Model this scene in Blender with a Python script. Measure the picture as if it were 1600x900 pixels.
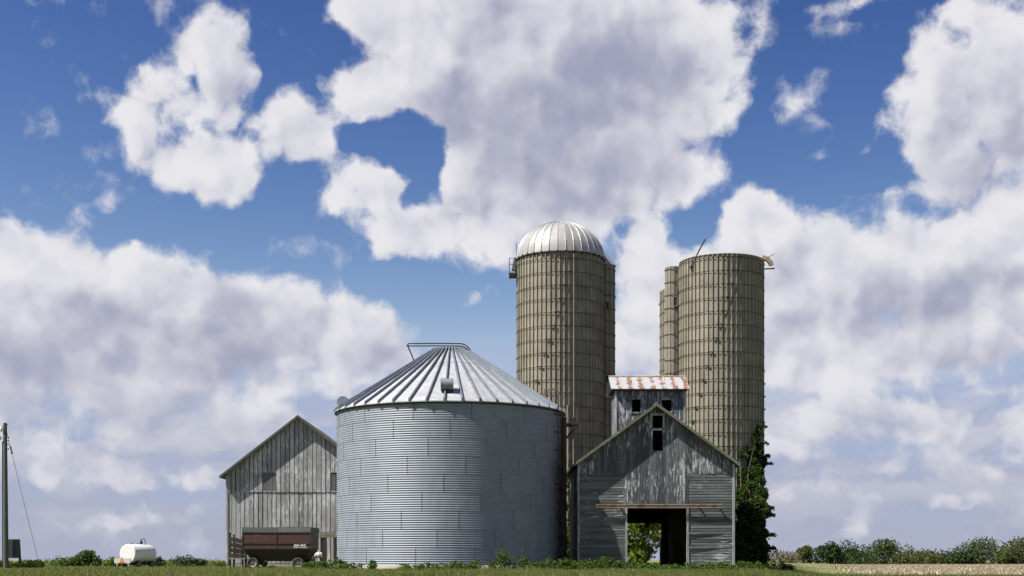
import bpy, bmesh, math, random
import numpy as np
from mathutils import Vector, Matrix

for _o in list(bpy.data.objects):
    bpy.data.objects.remove(_o)
SC = bpy.context.scene
COL = SC.collection

# ------------------------------------------------------------------ camera, sky, sun, exposure
FPX = 2058.0            # focal length in photo pixels (1600 wide)
HOR = 875.0             # photo row of the horizon
CAMZ = 0.45             # eye height above the farmyard (the road lies lower than the yard)
cam_d = bpy.data.cameras.new('camera')
cam = bpy.data.objects.new('camera', cam_d)
COL.objects.link(cam)
cam.location = (0, 0, CAMZ)
cam.rotation_euler = (math.pi / 2, 0, 0)
cam_d.sensor_width = 36.0
cam_d.lens = FPX / 1600.0 * 36.0
cam_d.shift_y = (HOR - 450.0) / 1600.0
cam_d.clip_start = 0.1
cam_d.clip_end = 12000.0
SC.camera = cam

EXPOSURE = 1.1
SUN_EL = math.radians(53.5)
SUN_LEFT = math.radians(69.5)          # measured from "towards the camera" round to the left
sun_vec = Vector((-math.sin(SUN_LEFT) * math.cos(SUN_EL), -math.cos(SUN_LEFT) * math.cos(SUN_EL), math.sin(SUN_EL)))
sun_d = bpy.data.lights.new('sun', 'SUN')
sun_d.energy = 5.0
sun_d.angle = math.radians(0.53)
sun_d.color = (1.0, 0.95, 0.87)
sun = bpy.data.objects.new('sun', sun_d)
COL.objects.link(sun)
sun.rotation_euler = sun_vec.to_track_quat('Z', 'Y').to_euler()
sun.location = (-60, 0, 80)

SC.view_settings.view_transform = 'Standard'
SC.view_settings.look = 'None'
SC.view_settings.exposure = EXPOSURE
SC.view_settings.gamma = 1.0
SC.view_settings.use_curve_mapping = False
SC.cycles.use_adaptive_sampling = True
SC.cycles.adaptive_threshold = 0.02
SC.cycles.adaptive_min_samples = 8
SC.cycles.max_bounces = 6
SC.cycles.diffuse_bounces = 3
SC.cycles.glossy_bounces = 3
SC.cycles.transparent_max_bounces = 6


class NT:
    """small helper for writing node trees"""
    def __init__(self, tree):
        self.t = tree
        self.n = tree.nodes
        self.l = tree.links

    def new(self, typ, **kw):
        nd = self.n.new(typ)
        for k, v in kw.items():
            setattr(nd, k, v)
        return nd

    def put(self, sock, v):
        if v is None:
            return
        if isinstance(v, bpy.types.NodeSocket):
            self.l.new(v, sock)
        else:
            if hasattr(sock.default_value, '__len__') and not isinstance(v, (int, float)):
                v = tuple(v)
                if len(v) == 3 and len(sock.default_value) == 4:
                    v = v + (1.0,)
            elif hasattr(sock.default_value, '__len__'):
                v = (v,) * len(sock.default_value)
            sock.default_value = v

    def m(self, op, a, b=None, c=None, clamp=False):
        nd = self.new('ShaderNodeMath', operation=op, use_clamp=clamp)
        for i, v in enumerate((a, b, c)):
            self.put(nd.inputs[i], v)
        return nd.outputs[0]

    def vm(self, op, a, b=None, c=None, scale=None):
        nd = self.new('ShaderNodeVectorMath', operation=op)
        self.put(nd.inputs[0], a)
        if b is not None:
            self.put(nd.inputs[1], b)
        if c is not None:
            self.put(nd.inputs[2], c)
        if scale is not None:
            self.put(nd.inputs[3], scale)
        return nd.outputs['Value'] if op in ('LENGTH', 'DOT_PRODUCT', 'DISTANCE') else nd.outputs[0]

    def noise(self, vec, scale, detail=4.0, rough=0.5, lac=2.0, dist=0.0, color=False, dim='3D'):
        nd = self.new('ShaderNodeTexNoise', noise_dimensions=dim)
        self.put(nd.inputs['Vector'], vec)
        self.put(nd.inputs['Scale'], scale)
        self.put(nd.inputs['Detail'], detail)
        self.put(nd.inputs['Roughness'], rough)
        self.put(nd.inputs['Lacunarity'], lac)
        self.put(nd.inputs['Distortion'], dist)
        return nd.outputs['Color' if color else 'Fac']

    def rng(self, v, a, b, c=0.0, d=1.0, smooth=False):
        nd = self.new('ShaderNodeMapRange', interpolation_type='SMOOTHSTEP' if smooth else 'LINEAR', clamp=True)
        for i, x in enumerate((v, a, b, c, d)):
            self.put(nd.inputs[i], x)
        return nd.outputs[0]

    def mix(self, f, a, b, mode='MIX'):
        nd = self.new('ShaderNodeMix', data_type='RGBA', blend_type=mode)
        nd.clamp_factor = True
        self.put(nd.inputs[0], f)
        self.put(nd.inputs[6], a)
        self.put(nd.inputs[7], b)
        return nd.outputs[2]

    def mapping(self, vec, loc=(0, 0, 0), rot=(0, 0, 0), scale=(1, 1, 1), typ='POINT'):
        nd = self.new('ShaderNodeMapping', vector_type=typ)
        self.put(nd.inputs['Vector'], vec)
        nd.inputs['Location'].default_value = loc
        nd.inputs['Rotation'].default_value = rot
        nd.inputs['Scale'].default_value = scale
        return nd.outputs[0]


def srgb(r, g, b):
    return tuple(((c / 255.0) / 12.92 if c <= 10 else (((c / 255.0) + 0.055) / 1.055) ** 2.4) for c in (r, g, b))


# clouds are laid out by bearing and height above the horizon; one unit is 1/20.58 rad
def bearing(px, py):
    x = (px - 800.0) / FPX
    z = (HOR - py) / FPX
    return math.atan(x) * 20.58, math.atan(z / math.sqrt(1 + x * x)) * 20.58


# (centre px, py, half width, half height, tilt in degrees, weight)
CLOUDS = [
    # torn cumulus upper left
    (312, 82, 55, 50, 0, .78), (355, 130, 54, 100, -8, .86), (265, 170, 76, 80, 25, .74), (185, 162, 60, 34, 0, .58),
    (328, 255, 122, 60, 0, .90), (470, 205, 92, 60, 20, .88), (405, 205, 80, 64, 0, .66), (250, 222, 64, 64, 0, .60), (385, 292, 60, 24, 0, .45),
    # great cloud in the middle
    (640, 30, 130, 110, 0, 1.0), (590, 128, 120, 66, 0, .85), (760, 90, 190, 170, 0, 1.1), (930, 110, 210, 200, 0, 1.2),
    (1075, 120, 110, 130, 0, .95), (870, 250, 200, 130, 0, 1.1), (1010, 270, 135, 100, 0, .85), (770, 320, 110, 90, 0, .8),
    (585, 300, 120, 62, 10, .85), (570, 245, 52, 62, 0, .62), (650, 358, 120, 58, 0, .9), (1165, 50, 55, 52, 0, .58), (1090, 10, 90, 40, 0, .5),
    (660, 150, 60, 60, 0, .4), (880, 345, 120, 40, 0, .35),
    # bank on the left
    (40, 435, 150, 82, 0, 1.0), (180, 460, 190, 88, 10, 1.1), (330, 502, 180, 78, 8, 1.1), (480, 518, 130, 70, 0, 1.0),
    (585, 540, 110, 68, 12, .9), (120, 550, 300, 110, 0, 1.0), (380, 570, 200, 60, 0, .7), (520, 596, 90, 34, 0, .5),
    (135, 338, 70, 22, -28, .42), (70, 405, 100, 48, 0, .6), (470, 462, 56, 34, 0, .62),
    # right, upper
    (1540, 130, 130, 130, 0, 1.0), (1465, 70, 40, 60, 0, .62), (1520, 235, 150, 95, 0, .95), (1600, 50, 80, 60, 0, .7), (1430, 170, 50, 52, 0, .55),
    (1590, 290, 100, 60, 0, .7), (1580, 5, 70, 24, 0, .5),
    # bank on the right
    (1185, 366, 86, 70, 0, .95), (1010, 420, 75, 92, 0, .9), (1290, 450, 180, 106, 0, 1.1), (1450, 436, 190, 96, 0, 1.1),
    (1590, 432, 130, 104, 0, 1.0), (1100, 470, 150, 110, 0, 1.0), (1350, 540, 250, 80, 0, .9), (1000, 530, 90, 90, 0, .8),
    (1560, 530, 130, 70, 0, .7), (1230, 520, 130, 90, 0, .9),
    # low layers
    (200, 650, 330, 34, 0, .66), (360, 675, 170, 34, 0, .66), (170, 735, 260, 30, 0, .58), (230, 748, 80, 30, 0, .68), (60, 690, 90, 26, 0, .6), (440, 700, 90, 24, 0, .5), (90, 690, 200, 26, 0, .4),
    (1400, 655, 260, 44, 0, .7), (1560, 640, 130, 50, 0, .6), (1280, 700, 180, 30, 0, .5), (1480, 725, 200, 36, 0, .55), (1495, 778, 50, 18, 0, .66), (1330, 660, 120, 26, 0, .6),
    (1270, 770, 130, 22, 0, .42), (175, 815, 120, 16, 0, .35), (340, 795, 130, 18, 0, .35), (1300, 835, 150, 14, 0, .3), (1560, 690, 120, 26, 0, .5),
    (1000, 600, 120, 40, 0, .6),
    # scraps
    (735, 463, 26, 17, 0, .62), (1235, 165, 44, 26, -20, .31), (1310, 4, 70, 18, 0, .40), (812, 420, 34, 24, 0, .45), (640, 265, 40, 18, 0, .35),
    (1300, 295, 34, 18, 0, .36), (450, 130, 40, 22, 0, .30),
]
HOLES = [(632, 222, 66, 46, 0, .66), (672, 275, 34, 46, 0, .52), (565, 208, 40, 24, 0, .3), (1085, 356, 46, 46, 0, .6), (300, 195, 30, 22, 10, .22), (312, 100, 14, 30, 20, .3), (1350, 275, 90, 26, 0, .6), (1500, 62, 26, 24, 0, .4),
         (395, 262, 26, 44, 0, .22), (690, 500, 70, 60, 0, .5), (532, 70, 36, 26, 0, .5), (235, 382, 40, 14, 20, .3), (645, 315, 26, 18, -30, .5), (545, 215, 30, 24, 0, .3),
         (1160, 200, 40, 70, 0, .25), (455, 300, 40, 40, 0, .3)]
SHADES = [(880, 140, 210, 140, 0, .80), (760, 215, 140, 90, 0, .5), (1000, 200, 110, 140, 0, .4), (890, 290, 180, 70, 0, .4), (110, 560, 340, 100, 0, .85), (430, 545, 210, 60, 0, .6),
          (1560, 265, 140, 70, 0, .8), (1330, 500, 280, 70, 0, .55), (1520, 500, 160, 60, 0, .5), (1540, 150, 70, 60, 0, .35), (1050, 560, 130, 60, 0, .3), (210, 690, 420, 60, 0, .5),
          (1420, 700, 330, 60, 0, .5), (330, 450, 80, 50, 0, .25), (600, 10, 10, 10, 0, 0), (700, 190, 60, 40, 0, .4), (400, 210, 90, 70, 0, .3)]


def blob_sum(T, p2, blobs, hard=0.12):
    acc = None
    n = 0
    pp = p2
    for (px, py, rx, ry, rot, w) in blobs:
        if w == 0:
            continue
        u, v = bearing(px, py)
        # every eighth blob waits for those before it, which keeps the shader's stack small
        n += 1
        if n % 8 == 0:
            pp = T.vm('MULTIPLY_ADD', acc, (1e-9, 0, 0), p2)
        q = T.mapping(pp, (u, v, 0), (0, 0, math.radians(-rot)), (rx / 100.0 * 1.25, ry / 100.0 * 1.25, 1), 'TEXTURE')
        d = T.vm('DOT_PRODUCT', q, q)
        b = T.rng(d, 1.0, hard, 0.0, w)
        acc = b if acc is None else T.m('SMOOTH_MAX', acc, b, 0.25) if hard < 1 and w > 0 and blobs is CLOUDS else T.m('ADD', acc, b)
    return acc


def warp(T, P):
    w1 = T.vm('SUBTRACT', T.noise(P, 0.6, 3, .55, color=True, dim='2D'), (.5, .5, .5))
    w2 = T.vm('SUBTRACT', T.noise(P, 2.4, 3, .55, color=True, dim='2D'), (.5, .5, .5))
    return T.vm('ADD', P, T.vm('ADD', T.vm('SCALE', w1, scale=0.36), T.vm('SCALE', w2, scale=0.16)))


def billow_group():
    """fractal cloud texture: once in full detail for the outline, twice smoother for the light on it"""
    g = bpy.data.node_groups.new('cloud_billow', 'ShaderNodeTree')
    g.interface.new_socket('P', in_out='INPUT', socket_type='NodeSocketVector')
    g.interface.new_socket('Detail', in_out='INPUT', socket_type='NodeSocketFloat')
    g.interface.new_socket('Value', in_out='OUTPUT', socket_type='NodeSocketFloat')
    T = NT(g)
    gi = T.new('NodeGroupInput')
    go = T.new('NodeGroupOutput')
    P = gi.outputs[0]
    f1 = T.noise(P, 0.95, gi.outputs[1], .60, 2.1, dim='2D')
    vor = T.new('ShaderNodeTexVoronoi', feature='F1', voronoi_dimensions='2D')
    T.put(vor.inputs['Vector'], P)
    T.put(vor.inputs['Scale'], 1.35)
    T.put(vor.inputs['Detail'], 1.4)
    T.put(vor.inputs['Roughness'], 0.45)
    vb = T.m('SUBTRACT', 0.45, vor.outputs['Distance'])
    nz = T.m('ADD', T.m('MULTIPLY', T.m('SUBTRACT', f1, .5), 1.45), T.m('MULTIPLY', vb, .40))
    g.links.new(nz, go.inputs[0])
    return g


def cloud_shape(T, Pw):
    sep = T.new('ShaderNodeSeparateXYZ')
    T.l.new(Pw, sep.inputs[0])
    shape = T.m('SUBTRACT', blob_sum(T, Pw, CLOUDS), blob_sum(T, Pw, HOLES, 0.0))
    # unseen sky out of view: scattered cumulus, thinned for dimmer, bluer light in the shade
    ox = T.rng(T.m('ABSOLUTE', sep.outputs[0]), 8.0, 9.6, smooth=True)
    oy = T.rng(sep.outputs[1], 8.9, 10.2, smooth=True)
    out = T.m('MAXIMUM', ox, oy)
    far = T.rng(T.noise(Pw, 0.30, 2, .5, dim='2D'), .50, .68, 0, 1.0)
    return T.m('ADD', T.m('MULTIPLY', shape, T.m('SUBTRACT', 1.0, out)), T.m('MULTIPLY', far, out))


def build_world():
    w = bpy.data.worlds.new('World')
    SC.world = w
    w.use_nodes = True
    w.node_tree.nodes.clear()
    T = NT(w.node_tree)
    out = T.new('ShaderNodeOutputWorld')
    bg = T.new('ShaderNodeBackground')
    T.l.new(bg.outputs[0], out.inputs[0])
    tc = T.new('ShaderNodeTexCoord')
    D = T.vm('NORMALIZE', tc.outputs['Generated'])
    sp = T.new('ShaderNodeSeparateXYZ')
    T.l.new(D, sp.inputs[0])
    az = T.m('MULTIPLY', T.m('ARCTAN2', sp.outputs[0], sp.outputs[1]), 20.58)
    el = T.m('MULTIPLY', T.m('ARCSINE', sp.outputs[2]), 20.58)
    cb = T.new('ShaderNodeCombineXYZ')
    T.l.new(az, cb.inputs[0])
    T.l.new(el, cb.inputs[1])
    P = cb.outputs[0]
    sky = T.new('ShaderNodeTexSky', sky_type='NISHITA')
    sky.sun_disc = False
    sky.sun_elevation = SUN_EL
    sky.sun_rotation = math.atan2(sun_vec.x, sun_vec.y)
    sky.altitude = 200
    sky.air_density = 1.0
    sky.dust_density = SKY_DUST
    sky.ozone_density = 1.6
    K = 1.0 / SKY_STRENGTH / 2 ** EXPOSURE      # levels below are as seen in the picture
    sc = T.new('ShaderNodeSeparateColor')
    T.l.new(sky.outputs[0], sc.inputs[0])
    cc = T.new('ShaderNodeCombineColor')
    for i, (gam, ref_in, ref_out, top) in enumerate(SKY_CURVE):
        v = T.m('POWER', T.m('MULTIPLY', sc.outputs[i], 0.10 / ref_in), gam)
        T.l.new(T.m('MINIMUM', T.m('MULTIPLY', v, ref_out * K), top * K), cc.inputs[i])
    blue = cc.outputs[0]
    Pw = warp(T, P)
    g = billow_group()
    a = T.new('ShaderNodeGroup'); a.node_tree = g
    T.l.new(Pw, a.inputs[0])
    a.inputs[1].default_value = 9.0
    a2 = T.new('ShaderNodeGroup'); a2.node_tree = g
    T.l.new(Pw, a2.inputs[0])
    a2.inputs[1].default_value = 2.4
    b = T.new('ShaderNodeGroup'); b.node_tree = g
    T.l.new(T.vm('ADD', Pw, (-.22, .30, 0)), b.inputs[0])
    b.inputs[1].default_value = 2.4
    shape = cloud_shape(T, Pw)
    near = T.rng(shape, 0.0, 0.45, 0.45, 1.0)      # away from the clouds the texture dies out
    dens = T.m('ADD', T.m('SUBTRACT', shape, 0.32), T.m('MULTIPLY', a.outputs[0], near))
    alpha = T.rng(dens, -0.10, 0.36, smooth=True)
    # cloud light: sides that face the sun (left, above) bright, thick middles and undersides grey
    grad = T.m('ADD', T.m('MULTIPLY', T.m('SUBTRACT', a2.outputs[0], b.outputs[0]), .85), T.m('MULTIPLY', T.m('SUBTRACT', a.outputs[0], a2.outputs[0]), .35))
    thick = T.rng(dens, 0.2, 1.1)
    sh = blob_sum(T, T.vm('ADD', P, T.vm('SCALE', T.vm('SUBTRACT', T.noise(P, .8, 4, .55, color=True, dim='2D'), (.5, .5, .5)), scale=.9)), SHADES, 0.0)
    lit = T.m('ADD', .82, T.m('MULTIPLY', grad, .72))
    lit = T.m('SUBTRACT', lit, T.m('MULTIPLY', thick, .20))
    lit = T.m('SUBTRACT', lit, T.m('MULTIPLY', sh, .41))
    lit = T.m('ADD', lit, T.m('MULTIPLY', T.m('SUBTRACT', T.noise(P, .9, 4, .5, dim='2D'), .5), .34))
    lit = T.rng(lit, 0.0, 1.0, smooth=True)
    c0 = tuple(c * K for c in srgb(160, 163, 187))
    c1 = tuple(c * K for c in srgb(235, 234, 238))
    ccol = T.mix(lit, c0, c1)
    # low down the far cloud layers run together into a pale veil above the fields
    low = T.rng(el, 0.0, 3.6, 1.0, 0.0)
    vn = T.noise(T.mapping(Pw, (0, 0, 0), (0, 0, 0), (.55, 1.5, 1)), 1.0, 6, .55, dim='2D')
    veil = T.m('MULTIPLY', T.rng(vn, .26, .56, smooth=True), T.rng(el, 3.4, 1.8, smooth=True))
    vcol = T.mix(T.rng(vn, .40, .66, smooth=True), tuple(c * K for c in srgb(170, 177, 202)), tuple(c * K for c in srgb(210, 210, 219)))
    haze = tuple(c * K for c in srgb(171, 176, 197))
    base = T.mix(T.m('MULTIPLY', veil, .92), blue, vcol)
    base = T.mix(T.m('POWER', low, 1.6), base, haze)
    ccol = T.mix(T.m('MULTIPLY', low, .4), ccol, haze)
    T.put(bg.inputs[0], T.mix(T.m('MULTIPLY', alpha, .97), base, ccol))
    bg.inputs[1].default_value = SKY_STRENGTH
    w.cycles.sampling_method = 'MANUAL'
    w.cycles.sample_map_resolution = 512


SKY_STRENGTH = 0.05
SKY_DUST = 0.3
# contrast of the clear sky per channel (a polarised-looking deep blue overhead): power, level in, level out, ceiling
SKY_CURVE = [(2.65, .252, .292, .37), (2.2, .388, .432, .48), (1.55, .560, .645, .69)]
build_world()


# ------------------------------------------------------------------ helpers: objects and meshes
RNG = random.Random(11)


def at(px, py, D):
    """photo pixel + distance along the view axis -> point in the place"""
    return Vector(((px - 800.0) / FPX * D, D, CAMZ + (HOR - py) / FPX * D))


def smooth01(a, b, v):
    t = min(1.0, max(0.0, (v - a) / (b - a)))
    return t * t * (3 - 2 * t)


def ground_z(x, y):
    z = -1.15 * (1 - smooth01(10, 36, y))
    z -= 0.10 * smooth01(-9, -13, x) * smooth01(60, 72, y)
    z -= 0.12 * smooth01(-19, -26, x) * smooth01(55, 75, y)
    z -= 0.25 * smooth01(95, 190, y)
    # right of the buildings the land falls gently to the field
    z -= smooth01(.182, .25, x / max(y, 1.0)) * min(1.02, max(0.0, .0116 * (y - 30.0)))
    return z


class MB:
    def __init__(self):
        self.v = []
        self.f = []
        self.mi = []
        self.sm = []

    def add(self, verts, faces, mi=0, smooth=False):
        o = len(self.v)
        self.v += [tuple(p) for p in verts]
        for f in faces:
            self.f.append(tuple(i + o for i in f))
            self.mi.append(mi)
            self.sm.append(smooth)

    def box(self, x0, x1, y0, y1, z0, z1, mi=0, M=None):
        vs = [(x, y, z) for z in (z0, z1) for y in (y0, y1) for x in (x0, x1)]
        if M is not None:
            vs = [M @ Vector(p) for p in vs]
        self.add(vs, [(0, 2, 3, 1), (4, 5, 7, 6), (0, 1, 5, 4), (2, 6, 7, 3), (0, 4, 6, 2), (1, 3, 7, 5)], mi)

    def hexa(self, bottom, top, mi=0):
        """four bottom points and four top points, same winding (counter clockwise from above)"""
        self.add(list(bottom) + list(top), [(3, 2, 1, 0), (4, 5, 6, 7), (0, 1, 5, 4), (1, 2, 6, 5), (2, 3, 7, 6), (3, 0, 4, 7)], mi)

    def tube(self, pts, r, n=8, mi=0, caps=True, r1=None):
        pts = [Vector(p) for p in pts]
        rings = []
        up = Vector((0, 0, 1))
        m = len(pts)
        for i, p in enumerate(pts):
            d = (pts[min(i + 1, m - 1)] - pts[max(i - 1, 0)]).normalized()
            a = up if abs(d.dot(up)) < .95 else Vector((1, 0, 0))
            s = d.cross(a).normalized()
            t = s.cross(d).normalized()
            rr = r if r1 is None else r + (r1 - r) * i / max(1, m - 1)
            rings.append([p + s * (rr * math.cos(2 * math.pi * k / n)) + t * (rr * math.sin(2 * math.pi * k / n)) for k in range(n)])
        vs = [q for R in rings for q in R]
        fs = []
        for i in range(m - 1):
            for k in range(n):
                a, b = i * n + k, i * n + (k + 1) % n
                fs.append((a, b, b + n, a + n))
        self.add(vs, fs, mi, True)
        if caps:
            self.add(rings[0], [tuple(range(n))], mi)
            self.add(rings[-1], [tuple(reversed(range(n)))], mi)

    def lathe(self, prof, n=32, mi=0, c=(0, 0), a0=0.0, a1=2 * math.pi, smooth=True):
        full = abs(a1 - a0 - 2 * math.pi) < 1e-6
        k = n if full else n + 1
        vs = []
        for (r, z) in prof:
            for i in range(k):
                a = a0 + (a1 - a0) * i / n
                vs.append((c[0] + r * math.sin(a), c[1] - r * math.cos(a), z))
        fs = []
        for j in range(len(prof) - 1):
            for i in range(n):
                i2 = (i + 1) % k
                fs.append((j * k + i, j * k + i2, (j + 1) * k + i2, (j + 1) * k + i))
        self.add(vs, fs, mi, smooth)

    def torus(self, R, r, n=64, m=6, z=0.0, mi=0, c=(0, 0)):
        vs, fs = [], []
        for i in range(n):
            a = 2 * math.pi * i / n
            for j in range(m):
                b = 2 * math.pi * j / m
                q = R + r * math.cos(b)
                vs.append((c[0] + q * math.sin(a), c[1] - q * math.cos(a), z + r * math.sin(b)))
        for i in range(n):
            for j in range(m):
                a, b = i * m + j, i * m + (j + 1) % m
                c_, d = ((i + 1) % n) * m + (j + 1) % m, ((i + 1) % n) * m + j
                fs.append((a, d, c_, b))
        self.add(vs, fs, mi, True)

    def mesh(self, name, *mats):
        me = bpy.data.meshes.new(name)
        me.from_pydata(self.v, [], self.f)
        for m in mats:
            me.materials.append(m)
        me.polygons.foreach_set('material_index', self.mi)
        me.polygons.foreach_set('use_smooth', self.sm)
        me.update()
        return me

    def build(self, name, mats, parent=None, loc=None, rotz=None):
        if not isinstance(mats, (list, tuple)):
            mats = [mats]
        return link(name, self.mesh(name, *mats), parent, loc, rotz)


def link(name, me, parent=None, loc=None, rotz=None):
    o = bpy.data.objects.new(name, me)
    COL.objects.link(o)
    if parent is not None:
        o.parent = parent
    if loc is not None:
        o.location = loc
    if rotz is not None:
        o.rotation_euler = (0, 0, rotz)
    return o


def tag(o, label, cat, group=None):
    o['label'] = label
    o['category'] = cat
    if group:
        o['group'] = group
    return o


def thing(name, loc, label, cat, group=None, rotz=0.0):
    o = bpy.data.objects.new(name, None)
    COL.objects.link(o)
    o.location = loc
    o.rotation_euler = (0, 0, rotz)
    o.empty_display_size = .3
    return tag(o, label, cat, group)


def raw_mesh(name, V, F, mats, mi=None):
    """numpy fast path: V (n,3), F (m,3 or 4)"""
    me = bpy.data.meshes.new(name)
    k = F.shape[1]
    me.vertices.add(len(V))
    me.vertices.foreach_set('co', V.astype(np.float32).ravel())
    me.loops.add(F.size)
    me.loops.foreach_set('vertex_index', F.astype(np.int32).ravel())
    me.polygons.add(len(F))
    me.polygons.foreach_set('loop_start', np.arange(0, F.size, k, dtype=np.int32))
    for m in mats:
        me.materials.append(m)
    if mi is not None:
        me.polygons.foreach_set('material_index', mi.astype(np.int32))
    me.update(calc_edges=True)
    return me


# ------------------------------------------------------------------ materials
MAT = {}
ALB = .80         # one reflectance scale for all surfaces, set together with the exposure


def al(c, k=1.0):
    return tuple(x * ALB * k for x in c) if c else c



def new_mat(name):
    m = bpy.data.materials.new(name)
    m.use_nodes = True
    m.node_tree.nodes.clear()
    T = NT(m.node_tree)
    out = T.new('ShaderNodeOutputMaterial')
    b = T.new('ShaderNodeBsdfPrincipled')
    T.l.new(b.outputs[0], out.inputs[0])
    MAT[name] = m
    return m, T, b, out


def oc(T):
    return T.new('ShaderNodeTexCoord').outputs['Object']


def rnd(T):
    return T.new('ShaderNodeObjectInfo').outputs['Random']


def plain(name, col, rough=.7, metal=0.0, var=.25, scale=3.0, dirt=None, bump=0.0):
    m, T, b, out = new_mat(name)
    col, dirt = al(col), al(dirt)
    P = oc(T)
    n = T.noise(P, scale, 6, .6)
    c = T.mix(n, tuple(x * (1 - var) for x in col), tuple(min(1, x * (1 + var)) for x in col))
    if dirt:
        d = T.rng(T.noise(P, scale * .6, 7, .65), .52, .68, 0, .85)
        c = T.mix(d, c, dirt)
    T.put(b.inputs['Base Color'], c)
    T.put(b.inputs['Roughness'], T.rng(n, 0, 1, max(0, rough - .1), min(1, rough + .1)))
    b.inputs['Metallic'].default_value = metal
    if bump:
        bp = T.new('ShaderNodeBump')
        bp.inputs['Strength'].default_value = bump
        bp.inputs['Distance'].default_value = .02
        T.put(bp.inputs['Height'], T.noise(P, scale * 6, 5, .6))
        T.l.new(bp.outputs[0], b.inputs['Normal'])
    return m


def wood(name, dark, light, paint=None, paint_lo=.58, paint_hi=.66, axis='z', boardvar=.30, moss=None):
    """weathered boards: long grain, per-board tone, flakes of old paint"""
    m, T, b, out = new_mat(name)
    dark, light, paint, moss = al(dark), al(light), al(paint), al(moss)
    P = oc(T)
    R = rnd(T)
    Pj = T.vm('ADD', P, T.vm('SCALE', (17.0, 31.0, 7.0), scale=R))
    s = {'z': (1, 1, .05), 'x': (.05, 1, 1), 'y': (1, .05, 1)}[axis]
    g = T.noise(T.mapping(Pj, scale=s), 26, 5, .65)
    w = T.noise(T.mapping(P, scale={'z': (1, 1, .35), 'x': (.35, 1, 1), 'y': (1, .35, 1)}[axis]), 1.3, 5, .6)
    f = T.m('ADD', T.m('MULTIPLY', g, .65), T.m('MULTIPLY', w, .35))
    c = T.mix(T.rng(f, .34, .66), dark, light)
    tone = T.m('ADD', 1 - boardvar, T.m('MULTIPLY', R, 2 * boardvar))
    hv = T.new('ShaderNodeHueSaturation')
    T.put(hv.inputs['Value'], tone)
    T.l.new(c, hv.inputs['Color'])
    c = hv.outputs[0]
    if paint:
        s2 = {'z': (1, 1, .16), 'x': (.16, 1, 1), 'y': (1, .16, 1)}[axis]
        pn = T.noise(T.mapping(T.vm('ADD', P, T.vm('SCALE', (3.0, 1.0, 5.0), scale=R)), scale=s2), 13, 7, .72)
        area = T.noise(P, .55, 3, .5)
        pf = T.rng(T.m('ADD', pn, T.m('MULTIPLY', T.m('SUBTRACT', area, .5), .55)), paint_lo, paint_hi)
        c = T.mix(T.m('MULTIPLY', pf, .85), c, paint)
    if moss:
        mo = T.rng(T.noise(T.mapping(P, scale=(1, 1, .4)), 2.2, 5, .6), .50, .66, 0, .55)
        c = T.mix(mo, c, moss)
    T.put(b.inputs['Base Color'], c)
    b.inputs['Roughness'].default_value = .85
    b.inputs['Specular IOR Level'].default_value = .25
    bp = T.new('ShaderNodeBump')
    bp.inputs['Strength'].default_value = .35
    bp.inputs['Distance'].default_value = .01
    T.put(bp.inputs['Height'], g)
    T.l.new(bp.outputs[0], b.inputs['Normal'])
    return m


def metal_sheet(name, col, rough, metal, rust=0.0, rust_lo=.66, spot=3.0, streak=True, var=.14, tone=.20):
    m, T, b, out = new_mat(name)
    col = al(col)
    P = oc(T)
    R = rnd(T)
    Pj = T.vm('ADD', P, T.vm('SCALE', (13.0, 7.0, 29.0), scale=R))
    n = T.noise(T.mapping(Pj, scale=(1, 1, .25) if streak else (1, 1, 1)), 2.4, 6, .6)
    sp = T.noise(Pj, 40, 3, .6)
    f = T.m('ADD', T.m('MULTIPLY', n, .8), T.m('MULTIPLY', sp, .2))
    c = T.mix(T.rng(f, .3, .7), tuple(x * (1 - var) for x in col), tuple(min(1, x * (1 + var)) for x in col))
    hv = T.new('ShaderNodeHueSaturation')
    T.put(hv.inputs['Value'], T.m('ADD', 1 - tone / 2, T.m('MULTIPLY', R, tone)))
    T.l.new(c, hv.inputs['Color'])
    c = hv.outputs[0]
    mt = metal
    if rust > 0:
        rn = T.noise(Pj, spot, 7, .68)
        rf = T.rng(rn, rust_lo, rust_lo + .07, 0, rust)
        c = T.mix(rf, c, T.mix(T.noise(P, 11, 4, .6), al((.14, .055, .022)), al((.34, .16, .07))))
        mt = T.m('MULTIPLY', T.m('SUBTRACT', 1.0, rf), metal)
    T.put(b.inputs['Base Color'], c)
    T.put(b.inputs['Metallic'], mt)
    T.put(b.inputs['Roughness'], T.rng(f, .3, .7, rough - .07, rough + .09))
    return m


def stave_mat():
    m, T, b, out = new_mat('stave')
    geo = T.new('ShaderNodeNewGeometry')
    P = geo.outputs['Position']
    R = T.m('FRACT', T.m('ADD', geo.outputs['Random Per Island'], T.m('MULTIPLY', rnd(T), 3.7)))
    n = T.noise(P, 1.1, 6, .6)
    c = T.mix(T.rng(n, .3, .7), al((.195, .176, .132)), al((.290, .266, .204)))
    hv = T.new('ShaderNodeHueSaturation')
    T.put(hv.inputs['Value'], T.m('ADD', .88, T.m('MULTIPLY', R, .24)))
    T.l.new(c, hv.inputs['Color'])
    st = T.noise(T.mapping(P, scale=(1, 1, .05)), 5.5, 5, .65)
    c = T.mix(T.rng(st, .54, .70, 0, .65), hv.outputs[0], al((.115, .098, .070)))
    ru = T.noise(T.mapping(P, scale=(1, 1, .10)), 4.2, 6, .7)
    c = T.mix(T.rng(ru, .64, .74, 0, .6), c, al((.20, .11, .05)))
    T.put(b.inputs['Base Color'], c)
    b.inputs['Roughness'].default_value = .85
    bp = T.new('ShaderNodeBump')
    bp.inputs['Strength'].default_value = .3
    bp.inputs['Distance'].default_value = .02
    T.put(bp.inputs['Height'], T.noise(P, 7, 5, .6))
    T.l.new(bp.outputs[0], b.inputs['Normal'])
    return m


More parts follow.
